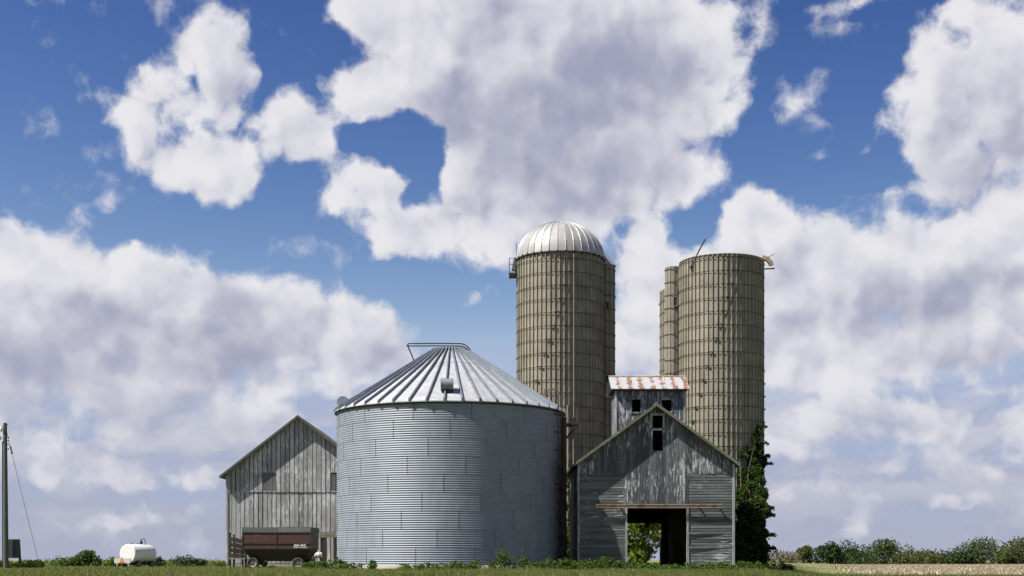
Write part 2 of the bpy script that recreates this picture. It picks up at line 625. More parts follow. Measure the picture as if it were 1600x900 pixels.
def rusty_tin():
    m, T, b, out = new_mat('rusty_tin')
    P = oc(T)
    sp = T.new('ShaderNodeSeparateXYZ')
    T.l.new(P, sp.inputs[0])
    fr = T.m('FRACT', T.m('DIVIDE', T.m('ADD', sp.outputs[0], 1.83), 3.76 / 7))
    side = T.m('SUBTRACT', 1.0, T.m('MULTIPLY', T.m('ABSOLUTE', T.m('SUBTRACT', fr, .76)), 3.4))
    rn = T.noise(T.mapping(P, scale=(1.0, .6, .6)), 3.4, 7, .66)
    rf = T.rng(T.m('ADD', rn, T.m('MULTIPLY', T.m('MAXIMUM', side, -.4), .22)), .55, .65, 0, .94)
    base = T.mix(T.noise(P, 5, 5, .6), al((.34, .34, .36)), al((.48, .48, .50)))
    c = T.mix(rf, base, T.mix(T.noise(P, 13, 4, .6), al((.085, .036, .017)), al((.29, .135, .062))))
    T.put(b.inputs['Base Color'], c)
    T.put(b.inputs['Metallic'], T.m('MULTIPLY', T.m('SUBTRACT', 1.0, rf), .2))
    b.inputs['Roughness'].default_value = .55
    return m


def leaf_mat(name, dark, light, trans=.35, sc=.7):
    m = bpy.data.materials.new(name)
    dark, light = al(dark), al(light)
    m.use_nodes = True
    m.node_tree.nodes.clear()
    T = NT(m.node_tree)
    out = T.new('ShaderNodeOutputMaterial')
    geo = T.new('ShaderNodeNewGeometry')
    r = geo.outputs['Random Per Island']
    n = T.noise(geo.outputs['Position'], sc, 3, .5)
    f = T.m('ADD', T.m('MULTIPLY', r, .6), T.m('MULTIPLY', n, .4))
    c = T.mix(T.rng(f, .2, .8), dark, light)
    d = T.new('ShaderNodeBsdfDiffuse')
    T.put(d.inputs[0], c)
    t = T.new('ShaderNodeBsdfTranslucent')
    T.put(t.inputs[0], T.mix(1.0, c, (1.25, 1.35, .6), 'MULTIPLY'))
    mx = T.new('ShaderNodeMixShader')
    mx.inputs[0].default_value = trans
    T.l.new(d.outputs[0], mx.inputs[1])
    T.l.new(t.outputs[0], mx.inputs[2])
    T.l.new(mx.outputs[0], out.inputs[0])
    MAT[name] = m
    return m


metal_sheet('galvanised_wall', (.215, .245, .287), .55, .15, 0.22, .70, 1.2, tone=.08)
metal_sheet('seam_rust', (.115, .112, .080), .7, .2, 0.5, .55, 6)
metal_sheet('roof_tin', (.365, .375, .395), .55, .15, 0.9, .64, 2.4, streak=False, var=.25)
metal_sheet('vent_tin', (.17, .195, .23), .5, .2, .2, .7)
metal_sheet('dome_aluminium', (.335, .325, .32), .5, .2, 0.0)
rusty_tin()
metal_sheet('rust_iron', (.42, .34, .26), .8, .2, .7, .50, 3)
plain('dark_steel', (.035, .033, .032), .6, .5)
plain('rust_steel', (.075, .048, .034), .75, .3, .35)
stave_mat()
plain('silo_core', (.13, .12, .095), .9)
plain('concrete', (.30, .27, .225), .9, 0, .2, 2.5, dirt=(.25, .22, .17), bump=.4)
plain('unlit_inside', (.035, .032, .03), .95)  # near-black colour stands for the unlit inside behind gaps and hatches
plain('roof_shingle', (.085, .080, .072), .9, 0, .35, 4, bump=.5)
wood('barn_wood', (.17, .170, .175), (.49, .490, .50), (.66, .66, .665), .53, .63, boardvar=.28)
wood('barn_wood_dark', (.10, .105, .115), (.20, .205, .215))
wood('crib_wood', (.042, .047, .053), (.142, .151, .162), (.55, .575, .59), .56, .64)
wood('crib_clap', (.046, .051, .052), (.168, .177, .178), (.46, .48, .48), .58, .68, axis='x', boardvar=.36)
wood('rake_wood', (.09, .09, .07), (.20, .195, .155), (.34, .34, .30), .62, .72, axis='x', moss=(.14, .16, .09))
wood('trim_wood', (.17, .18, .18), (.32, .34, .34), (.5, .52, .52), .5, .65)
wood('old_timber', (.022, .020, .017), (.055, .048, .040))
wood('rough_timber', (.16, .13, .10), (.34, .29, .23), axis='x')
wood('pole_wood', (.045, .05, .045), (.12, .13, .115))
metal_sheet('wagon_red', (.050, .018, .016), .6, .0, .35, .58, 2.2)
plain('wagon_under', (.018, .014, .013), .8, 0)
wood('wagon_board', (.07, .075, .077), (.15, .158, .16), axis='x')
plain('rubber', (.045, .047, .05), .85, 0, .3, 6)
plain('rim_paint', (.17, .16, .13), .6, 0, .25, 8, dirt=(.2, .13, .07))
plain('logo_white', (.72, .74, .76), .6, 0, .12, 9)
plain('tank_white', (.66, .66, .65), .4, 0, .05, 2)
plain('trailer_grey', (.42, .42, .38), .6, 0, .2, 5)
plain('sign_orange', (.90, .20, .015), .5, 0, .06, 3)
plain('sign_red', (.45, .03, .015), .5, 0, .1, 3)
plain('box_green', (.035, .048, .045), .6, .1)
plain('porcelain', (.6, .62, .64), .3, 0, .1)
plain('drum_white', (.60, .58, .52), .5, 0, .2, 5)
plain('bark', (.10, .085, .065), .9, 0, .4, 5, bump=.6)
leaf_mat('leaf_tree', (.048, .080, .022), (.130, .175, .055), .30, .25)
leaf_mat('leaf_far', (.042, .064, .030), (.098, .130, .058), .25, .06)
leaf_mat('leaf_sunny', (.10, .15, .036), (.27, .34, .095), .45, .6)  # brighter leaf copy: sunlight is put into this green
leaf_mat('leaf_ivy', (.015, .030, .010), (.072, .105, .030), .25, .8)
leaf_mat('leaf_olive', (.060, .075, .030), (.130, .150, .065), .25, .06)
leaf_mat('leaf_deep', (.028, .050, .022), (.070, .100, .042), .25, .06)
leaf_mat('leaf_weed', (.040, .080, .020), (.115, .180, .050), .35, 1.2)
leaf_mat('leaf_dry', (.16, .135, .10), (.26, .22, .17), .2, .5)
leaf_mat('grass_blade', (.085, .120, .036), (.330, .330, .160), .30, .22)
leaf_mat('stubble_stalk', (.26, .21, .145), (.76, .67, .53), .10, .1)


# ------------------------------------------------------------------ ground
def grass_ground_mat():
    m, T, b, out = new_mat('grass_ground')
    P = oc(T)
    n = T.noise(P, .16, 6, .6)
    n2 = T.noise(P, 2.2, 6, .7)
    f = T.m('ADD', T.m('MULTIPLY', n, .55), T.m('MULTIPLY', n2, .45))
    c = T.mix(T.rng(f, .38, .62), al((.075, .098, .030)), al((.230, .228, .105)))
    T.put(b.inputs['Base Color'], c)
    b.inputs['Roughness'].default_value = .95
    b.inputs['Specular IOR Level'].default_value = .1
    return m


def field_mat():
    m, T, b, out = new_mat('field_soil')
    P = oc(T)
    f = T.m('ADD', T.m('MULTIPLY', T.noise(P, .25, 5, .6), .5), T.m('MULTIPLY', T.noise(P, 3, 6, .7), .5))
    T.put(b.inputs['Base Color'], T.mix(T.rng(f, .36, .64), al((.20, .16, .11)), al((.50, .42, .31))))
    b.inputs['Roughness'].default_value = .95
    return m


def build_ground():
    ys = list(np.arange(-30, 120, 3.0)) + [125, 135, 150, 170, 200, 240, 300, 400, 550, 800, 1200, 2000, 3500, 6000, 9000]
    xs = [-6000, -3000, -1500, -800, -400, -200, -120, -80] + list(np.arange(-60, 61, 3.0)) + [80, 120, 200, 400, 800, 1500, 3000, 6000]
    V = np.array([(x, y, ground_z(x, y)) for y in ys for x in xs])
    nx = len(xs)
    F = np.array([(j * nx + i, j * nx + i + 1, (j + 1) * nx + i + 1, (j + 1) * nx + i) for j in range(len(ys) - 1) for i in range(nx - 1)])
    me = raw_mesh('ground', V, F, [grass_ground_mat()])
    me.polygons.foreach_set('use_smooth', [True] * len(F))
    link('ground', me)['kind'] = 'structure'
    # harvested maize field on the right, running back to the trees
    rows = [136, 142, 150, 165, 190, 225, 270, 330, 400, 452]
    V, F = [], []
    for y in rows:
        e = (y - 136) / 316.0
        xl = 37.0 + 68.0 * e
        for k in range(9):
            x = xl + (330 - xl) * (k / 8.0) ** 1.4
            V.append((x, y, ground_z(x, y) + .05))
    for j in range(len(rows) - 1):
        for i in range(8):
            F.append((j * 9 + i, j * 9 + i + 1, (j + 1) * 9 + i + 1, (j + 1) * 9 + i))
    link('stubble_field', raw_mesh('stubble_field', np.array(V), np.array(F), [field_mat()]))['kind'] = 'structure'


build_ground()


def blades(n, X, Y, h0, h1, wid, seed, lean=.45, base=None):
    """one triangle per blade"""
    r = np.random.RandomState(seed)
    Z = np.array([ground_z(x, y) for x, y in zip(X, Y)]) - .01
    if base is not None:
        Z = Z + base
    a = r.uniform(0, 2 * np.pi, n)
    h = r.uniform(h0, h1, n) if np.isscalar(h0) else h0 + (h1 - h0) * r.uniform(0, 1, n)
    w = wid * r.uniform(.6, 1.4, n)
    # blades mostly turned broadside to the road
    dx, dy = np.cos(a * .25), np.sin(a * .25) * .6
    lx, ly = r.normal(0, lean, n) * h, r.normal(0, lean, n) * h
    V = np.empty((n, 3, 3))
    V[:, 0] = np.stack([X - dx * w / 2, Y - dy * w / 2, Z], 1)
    V[:, 1] = np.stack([X + dx * w / 2, Y + dy * w / 2, Z], 1)
    V[:, 2] = np.stack([X + lx, Y + ly, Z + h], 1)
    return V.reshape(-1, 3), np.arange(3 * n).reshape(-1, 3)


def free_of_buildings(X, Y):
    ok = (X + 2.935) ** 2 + (Y - 62.6) ** 2 > 5.6 ** 2
    ok &= ~((X > 2.9) & (X < 10.2) & (Y > 60.1) & (Y < 68.3) & ~((X > 5.2) & (X < 8.0)))
    ok &= ~((X > -19.6) & (X < -9.5) & (Y > 89.9) & (Y < 104))
    return ok


def build_grass():
    r = np.random.RandomState(4)
    VS, n0 = [], 0
    for (n, y0, y1, h0, h1, w) in ((130000, 31, 52, .05, .16, .030), (110000, 52, 84, .05, .17, .040), (60000, 84, 150, .06, .20, .06), (30000, 150, 330, .10, .28, .12)):
        Y = np.sqrt(r.uniform(y0 ** 2, y1 ** 2, n))
        X = r.uniform(-.43, .43, n) * Y
        keep = free_of_buildings(X, Y)
        keep &= ~((Y > 135) & (X > 37 + 68 * (Y - 136) / 316.0))
        X, Y = X[keep], Y[keep]
        # taller tufts in patches
        t = np.sin(X * .9 + np.sin(Y * .7) * 2) * np.sin(Y * .55 + np.cos(X * .5) * 2)
        t = t + 1.6 * np.clip(np.sin(X * .31 + 1.3) * np.sin(X * 1.7 + Y * .23) - .35, 0, 1) * (Y > 50)
        V, F = blades(len(X), X, Y, np.full(len(X), h0), h1 * (.75 + .5 * np.clip(t, 0, 1.5)), w, n, .35)
        VS.append(V)
    V = np.concatenate(VS)
    o = link('grass', raw_mesh('grass', V, np.arange(len(V)).reshape(-1, 3), [MAT['grass_blade']]))
    o['kind'] = 'stuff'
    tag(o, 'short rough green grass of the farmyard and verge', 'grass')
    # stubble rows
    n = 60000
    Y = np.sqrt(r.uniform(138 ** 2, 420 ** 2, n))
    xl = 37.0 + 68.0 * (Y - 136) / 316.0
    X = xl + r.uniform(0, 1, n) * (np.maximum(Y * .43, xl + 2) - xl)
    X = np.where(r.uniform(0, 1, n) < .8, np.round(X / .9) * .9 + r.normal(0, .1, n), X)
    V, F = blades(n, X, Y, .12, .55, .20, 9, .5, .05)
    o = link('corn_stubble', raw_mesh('corn_stubble', V, F, [MAT['stubble_stalk']]))
    o['kind'] = 'stuff'
    tag(o, 'pale dry corn stubble covering the field at the right', 'stubble')


build_grass()


# ------------------------------------------------------------------ grain bin
def build_bin():
    cx, cy, R = -2.935, 62.6, 5.34
    root = thing('grain_bin', (cx, cy, 0), 'big round corrugated steel grain bin with ribbed conical roof', 'grain bin')
    b = MB()
    b.lathe([(R + .20, -.3), (R + .20, .18), (R + .16, .21), (R - .3, .21)], 72)
    b.build('foundation', MAT['concrete'], root)
    NS, NR, H, Z0 = 13, 9, .799, .21
    w = 2 * math.pi / NS
    s = MB()
    nu, nv = 8, 48
    def rr(z):
        return R + .0105 * math.cos(2 * math.pi * (z / (H / 8.0)))
    vs = []
    for j in range(nv + 1):
        z = H * j / nv
        for i in range(nu + 1):
            a = -w / 2 + w * i / nu
            r_ = rr(z)
            vs.append((r_ * math.sin(a), -r_ * math.cos(a), z))
    s.add(vs, [(j * (nu + 1) + i, j * (nu + 1) + i + 1, (j + 1) * (nu + 1) + i + 1, (j + 1) * (nu + 1) + i) for j in range(nv) for i in range(nu)], 0, True)
    vs = []
    aw = .016 / R
    for j in range(nv + 1):
        z = H * j / nv
        r_ = rr(z) + .006
        for a in (w / 2 - aw, w / 2 + aw):
            vs.append((r_ * math.sin(a), -r_ * math.cos(a), z))
    s.add(vs, [(j * 2, j * 2 + 1, j * 2 + 3, j * 2 + 2) for j in range(nv)], 1, True)
    # lap and bolt line along the lower edge
    vs = []
    for a in [(-w / 2 + w * i / nu) for i in range(nu + 1)]:
        for (dz, dr) in ((-.012, .004), (.005, .016)):
            vs.append(((R + dr) * math.sin(a), -(R + dr) * math.cos(a), dz))
    s.add(vs, [(i * 2, i * 2 + 2, i * 2 + 3, i * 2 + 1) for i in range(nu)], 0, True)
    me = s.mesh('wall_sheet', MAT['galvanised_wall'], MAT['seam_rust'])
    for k in range(NR):
        for i in range(NS):
            link('wall_sheet', me, root, (0, 0, Z0 + k * H), w * (i + (0.37 * k) % 1.0))
    # roof
    NP = 44
    ra, za, rb, zb = R + .13, 7.38, .84, 10.33
    aw = 2 * math.pi / NP
    p = MB()
    def P(r, a, dz=0.0):
        z = zb + (r - rb) * (za - zb) / (ra - rb) + dz
        return (r * math.sin(a), -r * math.cos(a), z)
    rm = 2.05
    for (r0, r1, dz) in ((ra, rm, 0), (rm + .06, rb, .014)):
        p.add([P(r0, -aw / 2, dz), P(r0, aw / 2, dz), P(r1, aw / 2, dz), P(r1, -aw / 2, dz)], [(0, 1, 2, 3)])
        p.add([P(r0, -aw / 2, dz), P(r0, aw / 2, dz), P(r0, aw / 2, dz - .045), P(r0, -aw / 2, dz - .045)], [(3, 2, 1, 0)])
    hw, rh = .050, .14
    def Q(r, off, dz):
        a = aw / 2
        x, y, z = P(r, a, dz)
        return (x + off * math.cos(a), y + off * math.sin(a), z)
    for (o0, o1, h0, h1) in ((-hw, -hw * .6, 0, rh), (-hw * .6, hw * .6, rh, rh), (hw * .6, hw, rh, 0)):
        p.add([Q(ra + .03, o0, h0), Q(ra + .03, o1, h1), Q(rb, o1 * .7, h1), Q(rb, o0 * .7, h0)], [(0, 1, 2, 3)], 1)
    p.add([Q(ra + .03, -hw, -.045), Q(ra + .03, hw, -.045), Q(ra + .03, hw * .6, rh), Q(ra + .03, -hw * .6, rh)], [(0, 1, 2, 3)], 1)
    me = p.mesh('roof_panel', MAT['roof_tin'], MAT['vent_tin'])  # darker tin on the ribs puts the shade of their sides into colour
    for i in range(NP):
        link('roof_panel', me, root, None, aw * (i + .5))
    e = MB()
    e.lathe([(R + .02, 7.27), (R + .045, 7.27), (R + .045, 7.40), (R - .05, 7.42)], 88)
    e.build('eave_shade_ring', MAT['dark_steel'], root)  # dark ring added under the eave, the overhang's shade put into its colour
    c = MB()
    c.lathe([(.96, 10.24), (.90, 10.30), (.90, 10.40), (.84, 10.44), (.30, 10.50), (.0, 10.52)], 44)
    for i in range(44):
        a = aw * i
        c.box(-.03, .03, -.99, -.88, 10.22, 10.33, 0, Matrix.Rotation(a, 4, 'Z'))
    c.build('peak_cap', MAT['rust_steel'], root)
    # hinged lid lever over the peak: two long bars bent down at the right
    for k, (yy, zz) in enumerate(((-.55, 10.53), (-.10, 10.72))):
        t = MB()
        pts = [(-2.02 + .05 * k, yy, zz), (-.5, yy, zz + .01), (.45, yy, zz)]
        for q in range(1, 8):
            an = q / 7.0 * math.radians(62)
            pts.append((.45 + .55 * math.sin(an), yy, zz - .55 * (1 - math.cos(an))))
        pts.append((1.06, yy, 10.20))
        t.tube(pts, .028, 8)
        t.build('lid_bar', MAT['dark_steel'], root)
    t = MB()
    t.tube([(-2.02, -.55, 10.53), (-1.97, -.10, 10.72)], .026)
    t.tube([(-2.00, -.40, 10.60), (-1.66, -.45, 9.80)], .03)
    t.build('bar_strut', MAT['dark_steel'], root)
    # hooded vents
    def vent(a, r, h):
        v = MB()
        M = Matrix.Rotation(a, 4, 'Z')
        n = 18
        zc = P(r, 0)[2] + h
        cr, L = .27, .26
        ring = [(cr * math.cos(2 * math.pi * k / n), cr * math.sin(2 * math.pi * k / n)) for k in range(n)]
        # barrel hood, open below at the outer side
        open_k = [k for k in range(n) if math.radians(195) < 2 * math.pi * (k + .5) / n < math.radians(285)]
        vs = [M @ Vector((sx * L, -r + u * -1.0, zc + z)) for sx in (-1, 1) for (u, z) in [(-q[0], q[1]) for q in ring]]
        fs = [(k, (k + 1) % n, n + (k + 1) % n, n + k) for k in range(n) if k not in [(9 - q) % n for q in open_k]]
        v.add(vs, fs, 0, True)
        for sx in (-1, 1):
            v.add([M @ Vector((sx * L, -r + q[0], zc + q[1])) for q in ring], [tuple(range(n))])
            v.add([M @ Vector((sx * (L + .012), -r + q[0] * 1.06, zc + q[1] * 1.06)) for q in ring], [tuple(range(n))])
        v.box(-L * .85, L * .85, -r - .16, -r + .2, zc - h - .25, zc - .12, 1, M)
        v.build('roof_vent', [MAT['vent_tin'], MAT['dark_steel']], root)
    vent(math.radians(1.0), 4.72, .30)
    vent(math.radians(-93), 5.10, .34)
    # ladder with safety hoops on the right
    A = math.radians(69)
    M = Matrix.Rotation(A, 4, 'Z')
    l = MB()
    for sx in (-.22, .22):
        l.tube([M @ Vector((sx, -R - .16, .5)), M @ Vector((sx, -R - .16, 8.0)), M @ Vector((sx, -R + .05, 8.32)), M @ Vector((sx, -R + .5, 8.30)), M @ Vector((sx, -R + .55, 7.75))], .026)
    l.build('ladder_rail', MAT['rust_steel'], root)
    rung = MB()
    rung.tube([M @ Vector((-.22, -R - .16, 0)), M @ Vector((.22, -R - .16, 0))], .016, 6)
    me = rung.mesh('rung', MAT['rust_steel'])
    for k in range(24):
        link('rung', me, root, (0, 0, .6 + .3 * k))
    st = MB()
    for k in range(9):
        for sx in (-.22, .22):
            st.box(sx - .02, sx + .02, -R - .17, -R + .02, .7 + .8 * k, .76 + .8 * k, 0, M)
    st.build('ladder_bracket', MAT['rust_steel'], root)
    # added dark tube next to the ladder, standing in for the shaded bin wall
    A2 = Matrix.Rotation(math.radians(77), 4, 'Z')
    u = MB()
    u.tube([A2 @ Vector((0, -R - .16, .1)), A2 @ Vector((0, -R - .16, 7.1))], .13, 12)
    u.build('shade_pipe', MAT['rust_steel'], root)
    # little platform at the eave
    pl = MB()
    pl.box(5.35, 6.05, -.9, .3, 6.80, 6.86)
    for yy in (-.85, .25):
        pl.tube([(6.0, yy, 6.78), (5.36, yy, 6.05)], .03)
    for xx, yy in ((5.55, -.88), (6.03, -.88), (6.03, .28)):
        pl.tube([(xx, yy, 6.86), (xx, yy, 7.75)], .02, 6)
    pl.tube([(5.55, -.88, 7.75), (6.03, -.88, 7.75), (6.03, .28, 7.75)], .02, 6)
    pl.build('eave_platform', MAT['rust_steel'], root)


build_bin()


# ------------------------------------------------------------------ stave silos
def silo(name, x, y, R, H, label, n_stave, course, phase, parts_front, z_first=0.0):
    root = thing(name, (x, y, 0), label, 'silo')
    aw = 2 * math.pi / n_stave
    nc = int(math.ceil(H / course))
    co = MB()
    co.lathe([(R - .075, -.3), (R - .075, H - .02), (R - .22, H - .02), (R - .22, H - 1.5)], 60)
    co.build('core', MAT['silo_core'], root)
    W = aw * R
    def prof(h):
        """one stave: flat face, rolled rib along its right edge; listed from left to right"""
        g = .014
        return [(-W / 2 + g, -.05), (-W / 2 + g, 0), (W / 2 - .075, 0), (W / 2 - .066, .058), (W / 2 - .024, .058), (W / 2 - .012, 0), (W / 2 - .012, -.05)]
    def stave_geo(m, h, a=0.0, z=0.0):
        pr = prof(h)
        n = len(pr)
        ca, sa = math.cos(a), math.sin(a)
        vs = []
        for zz in (.012, h - .012):
            for (u, d) in pr:
                px, py = u, -(R + d) * math.cos(math.asin(max(-1, min(1, u / R)))) if abs(u) < R else -(R + d)
                vs.append((px * ca - py * sa, px * sa + py * ca, z + zz))
        m.add(vs, [(i, i + 1, n + i + 1, n + i) for i in range(n - 1)] + [tuple(range(n, 2 * n))])
    one = MB()
    stave_geo(one, course)
    me = one.mesh('stave', MAT['stave'])
    top = MB()
    toph = H - (nc - 1) * course
    stave_geo(top, toph)
    met = top.mesh('stave_top', MAT['stave'])
    rest = MB()
    th = math.atan2(x, y)          # bearing, so that the staves picked out face the road
    order = sorted(range(n_stave), key=lambda i: abs(math.remainder(aw * i + phase + th, 2 * math.pi)))
    front = set(order[:parts_front])
    for i in range(n_stave):
        for k in range(nc):
            if i in front:
                link('stave', met if k == nc - 1 else me, root, (0, 0, k * course), aw * i + phase)
            else:
                stave_geo(rest, toph if k == nc - 1 else course, aw * i + phase, k * course)
    ro = rest.build('stave_field', MAT['stave'], root)
    ro['kind'] = 'stuff'
    hp = MB()
    hp.torus(R + .066, .0165, 72, 6)
    for q in range(3):
        M = Matrix.Rotation(2 * math.pi * q / 3, 4, 'Z')
        hp.box(-.14, .14, -R - .125, -R - .055, -.032, .032, 0, M)
    hm = hp.mesh('hoop', MAT['dark_steel'])
    # a stub every stave where the hoop bears on the rib
    k = 0
    z = course * .98
    hoops = []
    while z < H - .1:
        hoops.append(z)
        z += course
    for z in list(hoops[:6]):
        hoops.append(z - course * .5)     # the lower hoops are doubled, the load is greatest there
    for i, z in enumerate(sorted(hoops)):
        link('hoop', hm, root, (0, 0, z), math.radians(-18 + 5.5 * i))
    return root


def chute(root, x, y, r, H, course, windows, mat_cap=None):
    """half-round unloading chute up the side, with its own hoops"""
    c = MB()
    n = 14
    for i in range(n):
        a0, a1 = 2 * math.pi * i / n, 2 * math.pi * (i + .86) / n
        p = [(x + r * math.sin(a0), y - r * math.cos(a0)), (x + r * math.sin(a1), y - r * math.cos(a1))]
        q = [(x + (r - .04) * math.sin(a1), y - (r - .04) * math.cos(a1)), (x + (r - .04) * math.sin(2 * math.pi * (i + 1) / n), y - (r - .04) * math.cos(2 * math.pi * (i + 1) / n))]
        for (s0, s1) in ((p[0], p[1]), (p[1], q[0]), (q[0], q[1])):
            c.add([(s0[0], s0[1], 0), (s1[0], s1[1], 0), (s1[0], s1[1], H), (s0[0], s0[1], H)], [(0, 1, 2, 3)])
    ch = c.build('chute', MAT['stave'], root)
    hp = MB()
    hp.torus(r + .03, .016, 24, 6, 0, 0, (x, y))
    hm = hp.mesh('chute_hoop', MAT['dark_steel'])
    z = course * .98
    while z < H - .05:
        link('hoop', hm, ch, (0, 0, z))
        z += course
    for (a, z0, z1, w) in windows:
        v = MB()
        M = Matrix.Translation((x, y, 0)) @ Matrix.Rotation(a, 4, 'Z')
        v.box(-w / 2, w / 2, -r - .03, -r + .1, z0, z1, 0, M)
        v.box(-w / 2 - .04, w / 2 + .04, -r - .05, -r - .02, z1, z1 + .05, 1, M)
        v.box(-w / 2 - .04, w / 2 + .04, -r - .05, -r - .02, z0 - .05, z0, 1, M)
        v.box(-w / 2 - .04, -w / 2, -r - .05, -r - .02, z0, z1, 1, M)
        v.box(w / 2, w / 2 + .04, -r - .05, -r - .02, z0, z1, 1, M)
        v.build('chute_hatch', [MAT['unlit_inside'], MAT['stave']], ch)
    return ch


def build_silos():
    # --- domed silo
    R, H = 2.52, 18.2
    root = silo('domed_silo', 2.84, 78.0, R, H, 'tall tan stave silo with a silvery dome roof behind the grain bin', 58, .772, 0.03, 12)
    NP = 34
    aw = 2 * math.pi / NP
    Rd, hd = R + .10, 2.20
    d = MB()
    n = 10
    vs, rib = [], []
    def dp(t, a, k=1.0):
        r = Rd * math.cos(t) * k
        return (r * math.sin(a), -r * math.cos(a), H - .02 + hd * math.sin(t) * k)
    ts = [math.radians(88.5) * i / n for i in range(n + 1)]
    for t in ts:
        vs += [dp(t, -aw / 2), dp(t, aw / 2)]
    d.add(vs, [(i * 2, i * 2 + 1, i * 2 + 3, i * 2 + 2) for i in range(n)], 0, True)
    vs = []
    for t in ts:
        q = min(.012, aw * .2)
        vs += [dp(t, aw / 2 - q), dp(t, aw / 2, 1.011), dp(t, aw / 2 + q)]
    for i in range(n):
        for j in range(2):
            d.add([vs[i * 3 + j], vs[i * 3 + j + 1], vs[i * 3 + j + 4], vs[i * 3 + j + 3]], [(0, 1, 2, 3)])
    d.add([dp(0, -aw / 2), dp(0, aw / 2), (R * math.sin(aw / 2), -R * math.cos(aw / 2), H - .1), (R * math.sin(-aw / 2), -R * math.cos(aw / 2), H - .1)], [(3, 2, 1, 0)])
    me = d.mesh('dome_panel', MAT['dome_aluminium'])
    for i in range(NP):
        link('dome_panel', me, root, None, aw * i)
    e = MB()
    e.torus(R + .09, .035, 72, 6, H - .06)
    for i in range(NP):
        e.box(-.03, .03, -R - .15, -R - .05, H - .12, H + .02, 0, Matrix.Rotation(aw * (i + .5), 4, 'Z'))
    e.build('rim_ring', MAT['dark_steel'], root)
    # work platform with rails on the left
    pf = MB()
    pf.box(-3.02, -R - .02, -.5, .5, 17.22, 17.36)
    for (xx, yy) in ((-3.0, -.48), (-3.0, .48), (-2.62, -.48)):
        pf.tube([(xx, yy, 17.3), (xx, yy, 18.22)], .022, 6)
    for zz in (17.85, 18.22):
        pf.tube([(-2.5, -.48, zz), (-3.0, -.48, zz), (-3.0, .48, zz)], .02, 6)
    pf.tube([(-2.58, -.3, 17.3), (-2.58, -.3, 19.15)], .02, 6)
    pf.build('work_platform', MAT['dark_steel'], root)
    g = MB()
    g.add([(-2.86, -.3, 17.62), (-2.6, -.3, 17.55), (-2.52, -.3, 18.3), (-2.72, -.3, 18.3), (-2.86, .2, 17.62), (-2.6, .2, 17.55), (-2.52, .2, 18.3), (-2.72, .2, 18.3)],
          [(0, 1, 2, 3), (7, 6, 5, 4), (0, 4, 5, 1), (1, 5, 6, 2), (2, 6, 7, 3), (3, 7, 4, 0)])
    g.build('filler_hood', MAT['vent_tin'], root)
    ch = chute(root, 2.73, .95, .62, 18.05, .772, [(math.radians(8), 15.35, 15.80, .17), (math.radians(8), 11.0, 11.42, .17)])
    cp = MB()
    n = 18
    base = [(2.73 + .68 * math.sin(2 * math.pi * k / n), .95 - .68 * math.cos(2 * math.pi * k / n), 18.04) for k in range(n)]
    topc = [(2.40 + .22 * math.sin(2 * math.pi * k / n), .95 - .22 * math.cos(2 * math.pi * k / n), 19.0) for k in range(n)]
    cp.add(base + topc, [(k, (k + 1) % n, n + (k + 1) % n, n + k) for k in range(n)] + [tuple(range(n, 2 * n))])
    cp.build('chute_cap', MAT['dome_aluminium'], ch)
    # thin pipes running down the front
    for (a, z0, z1, r) in ((math.radians(15.5), 8.6, 18.0, .028), (math.radians(7.5), .2, 9.3, .05), (math.radians(15.0), .2, 7.4, .04)):
        p = MB()
        M = Matrix.Rotation(a, 4, 'Z')
        p.tube([M @ Vector((0, -R - .11, z0)), M @ Vector((0, -R - .11, z1))], r, 8)
        p.build('pipe', MAT['stave'], root)
    # --- open silo
    R, H = 2.38, 17.58
    root = silo('open_silo', 12.08, 76.0, R, H, 'tall tan stave silo with an open broken top, ivy at its foot', 56, .757, 0.05, 12)
    chute(root, -2.62, 1.1, .50, 17.55, .757, [(math.radians(4), 15.25, 15.72, .18), (math.radians(4), 10.5, 10.9, .18)])
    rm = MB()
    rm.torus(R + .03, .03, 72, 6, H)
    rm.build('rim_ring', MAT['stave'], root)
    rod = MB()
    rod.tube([(-2.02, -1.50, 16.95), (-1.22, -1.95, 18.50)], .045, 8)
    rod.tube([(-1.86, -1.62, 16.7), (-1.80, -1.65, 17.35)], .03, 6)
    rod.build('loose_rod', MAT['rust_steel'], root)
    sp = MB()
    prevs = []
    n = 8
    for i in range(n + 1):
        an = math.radians(78) * i / n
        c = Vector((2.30 + .55 * math.sin(an), -.25, 17.28 + .55 * math.cos(an)))
        nrm = Vector((math.sin(an), 0, math.cos(an)))
        prevs.append([c + nrm * .11 + Vector((0, -.14, 0)), c + nrm * .11 + Vector((0, .14, 0)), c - nrm * .11 + Vector((0, .14, 0)), c - nrm * .11 + Vector((0, -.14, 0))])
    for i in range(n):
        sp.hexa(prevs[i], prevs[i + 1])
    sp.build('filler_spout', MAT['rust_iron'], root)
    sb = MB()
    sb.tube([(2.36, -.25, 17.18), (3.02, -.25, 17.22)], .04, 6)
    sb.tube([(2.62, -.25, 17.85), (3.0, -.25, 18.05)], .02, 6)
    sb.build('spout_bracket', MAT['dark_steel'], root)
    # --- the third, mostly hidden one
    silo('hidden_silo', 12.70, 92.0, 2.32, 19.2, 'sliver of a third stave silo showing left of the open silo', 54, .80, 0.0, 0)


build_silos()


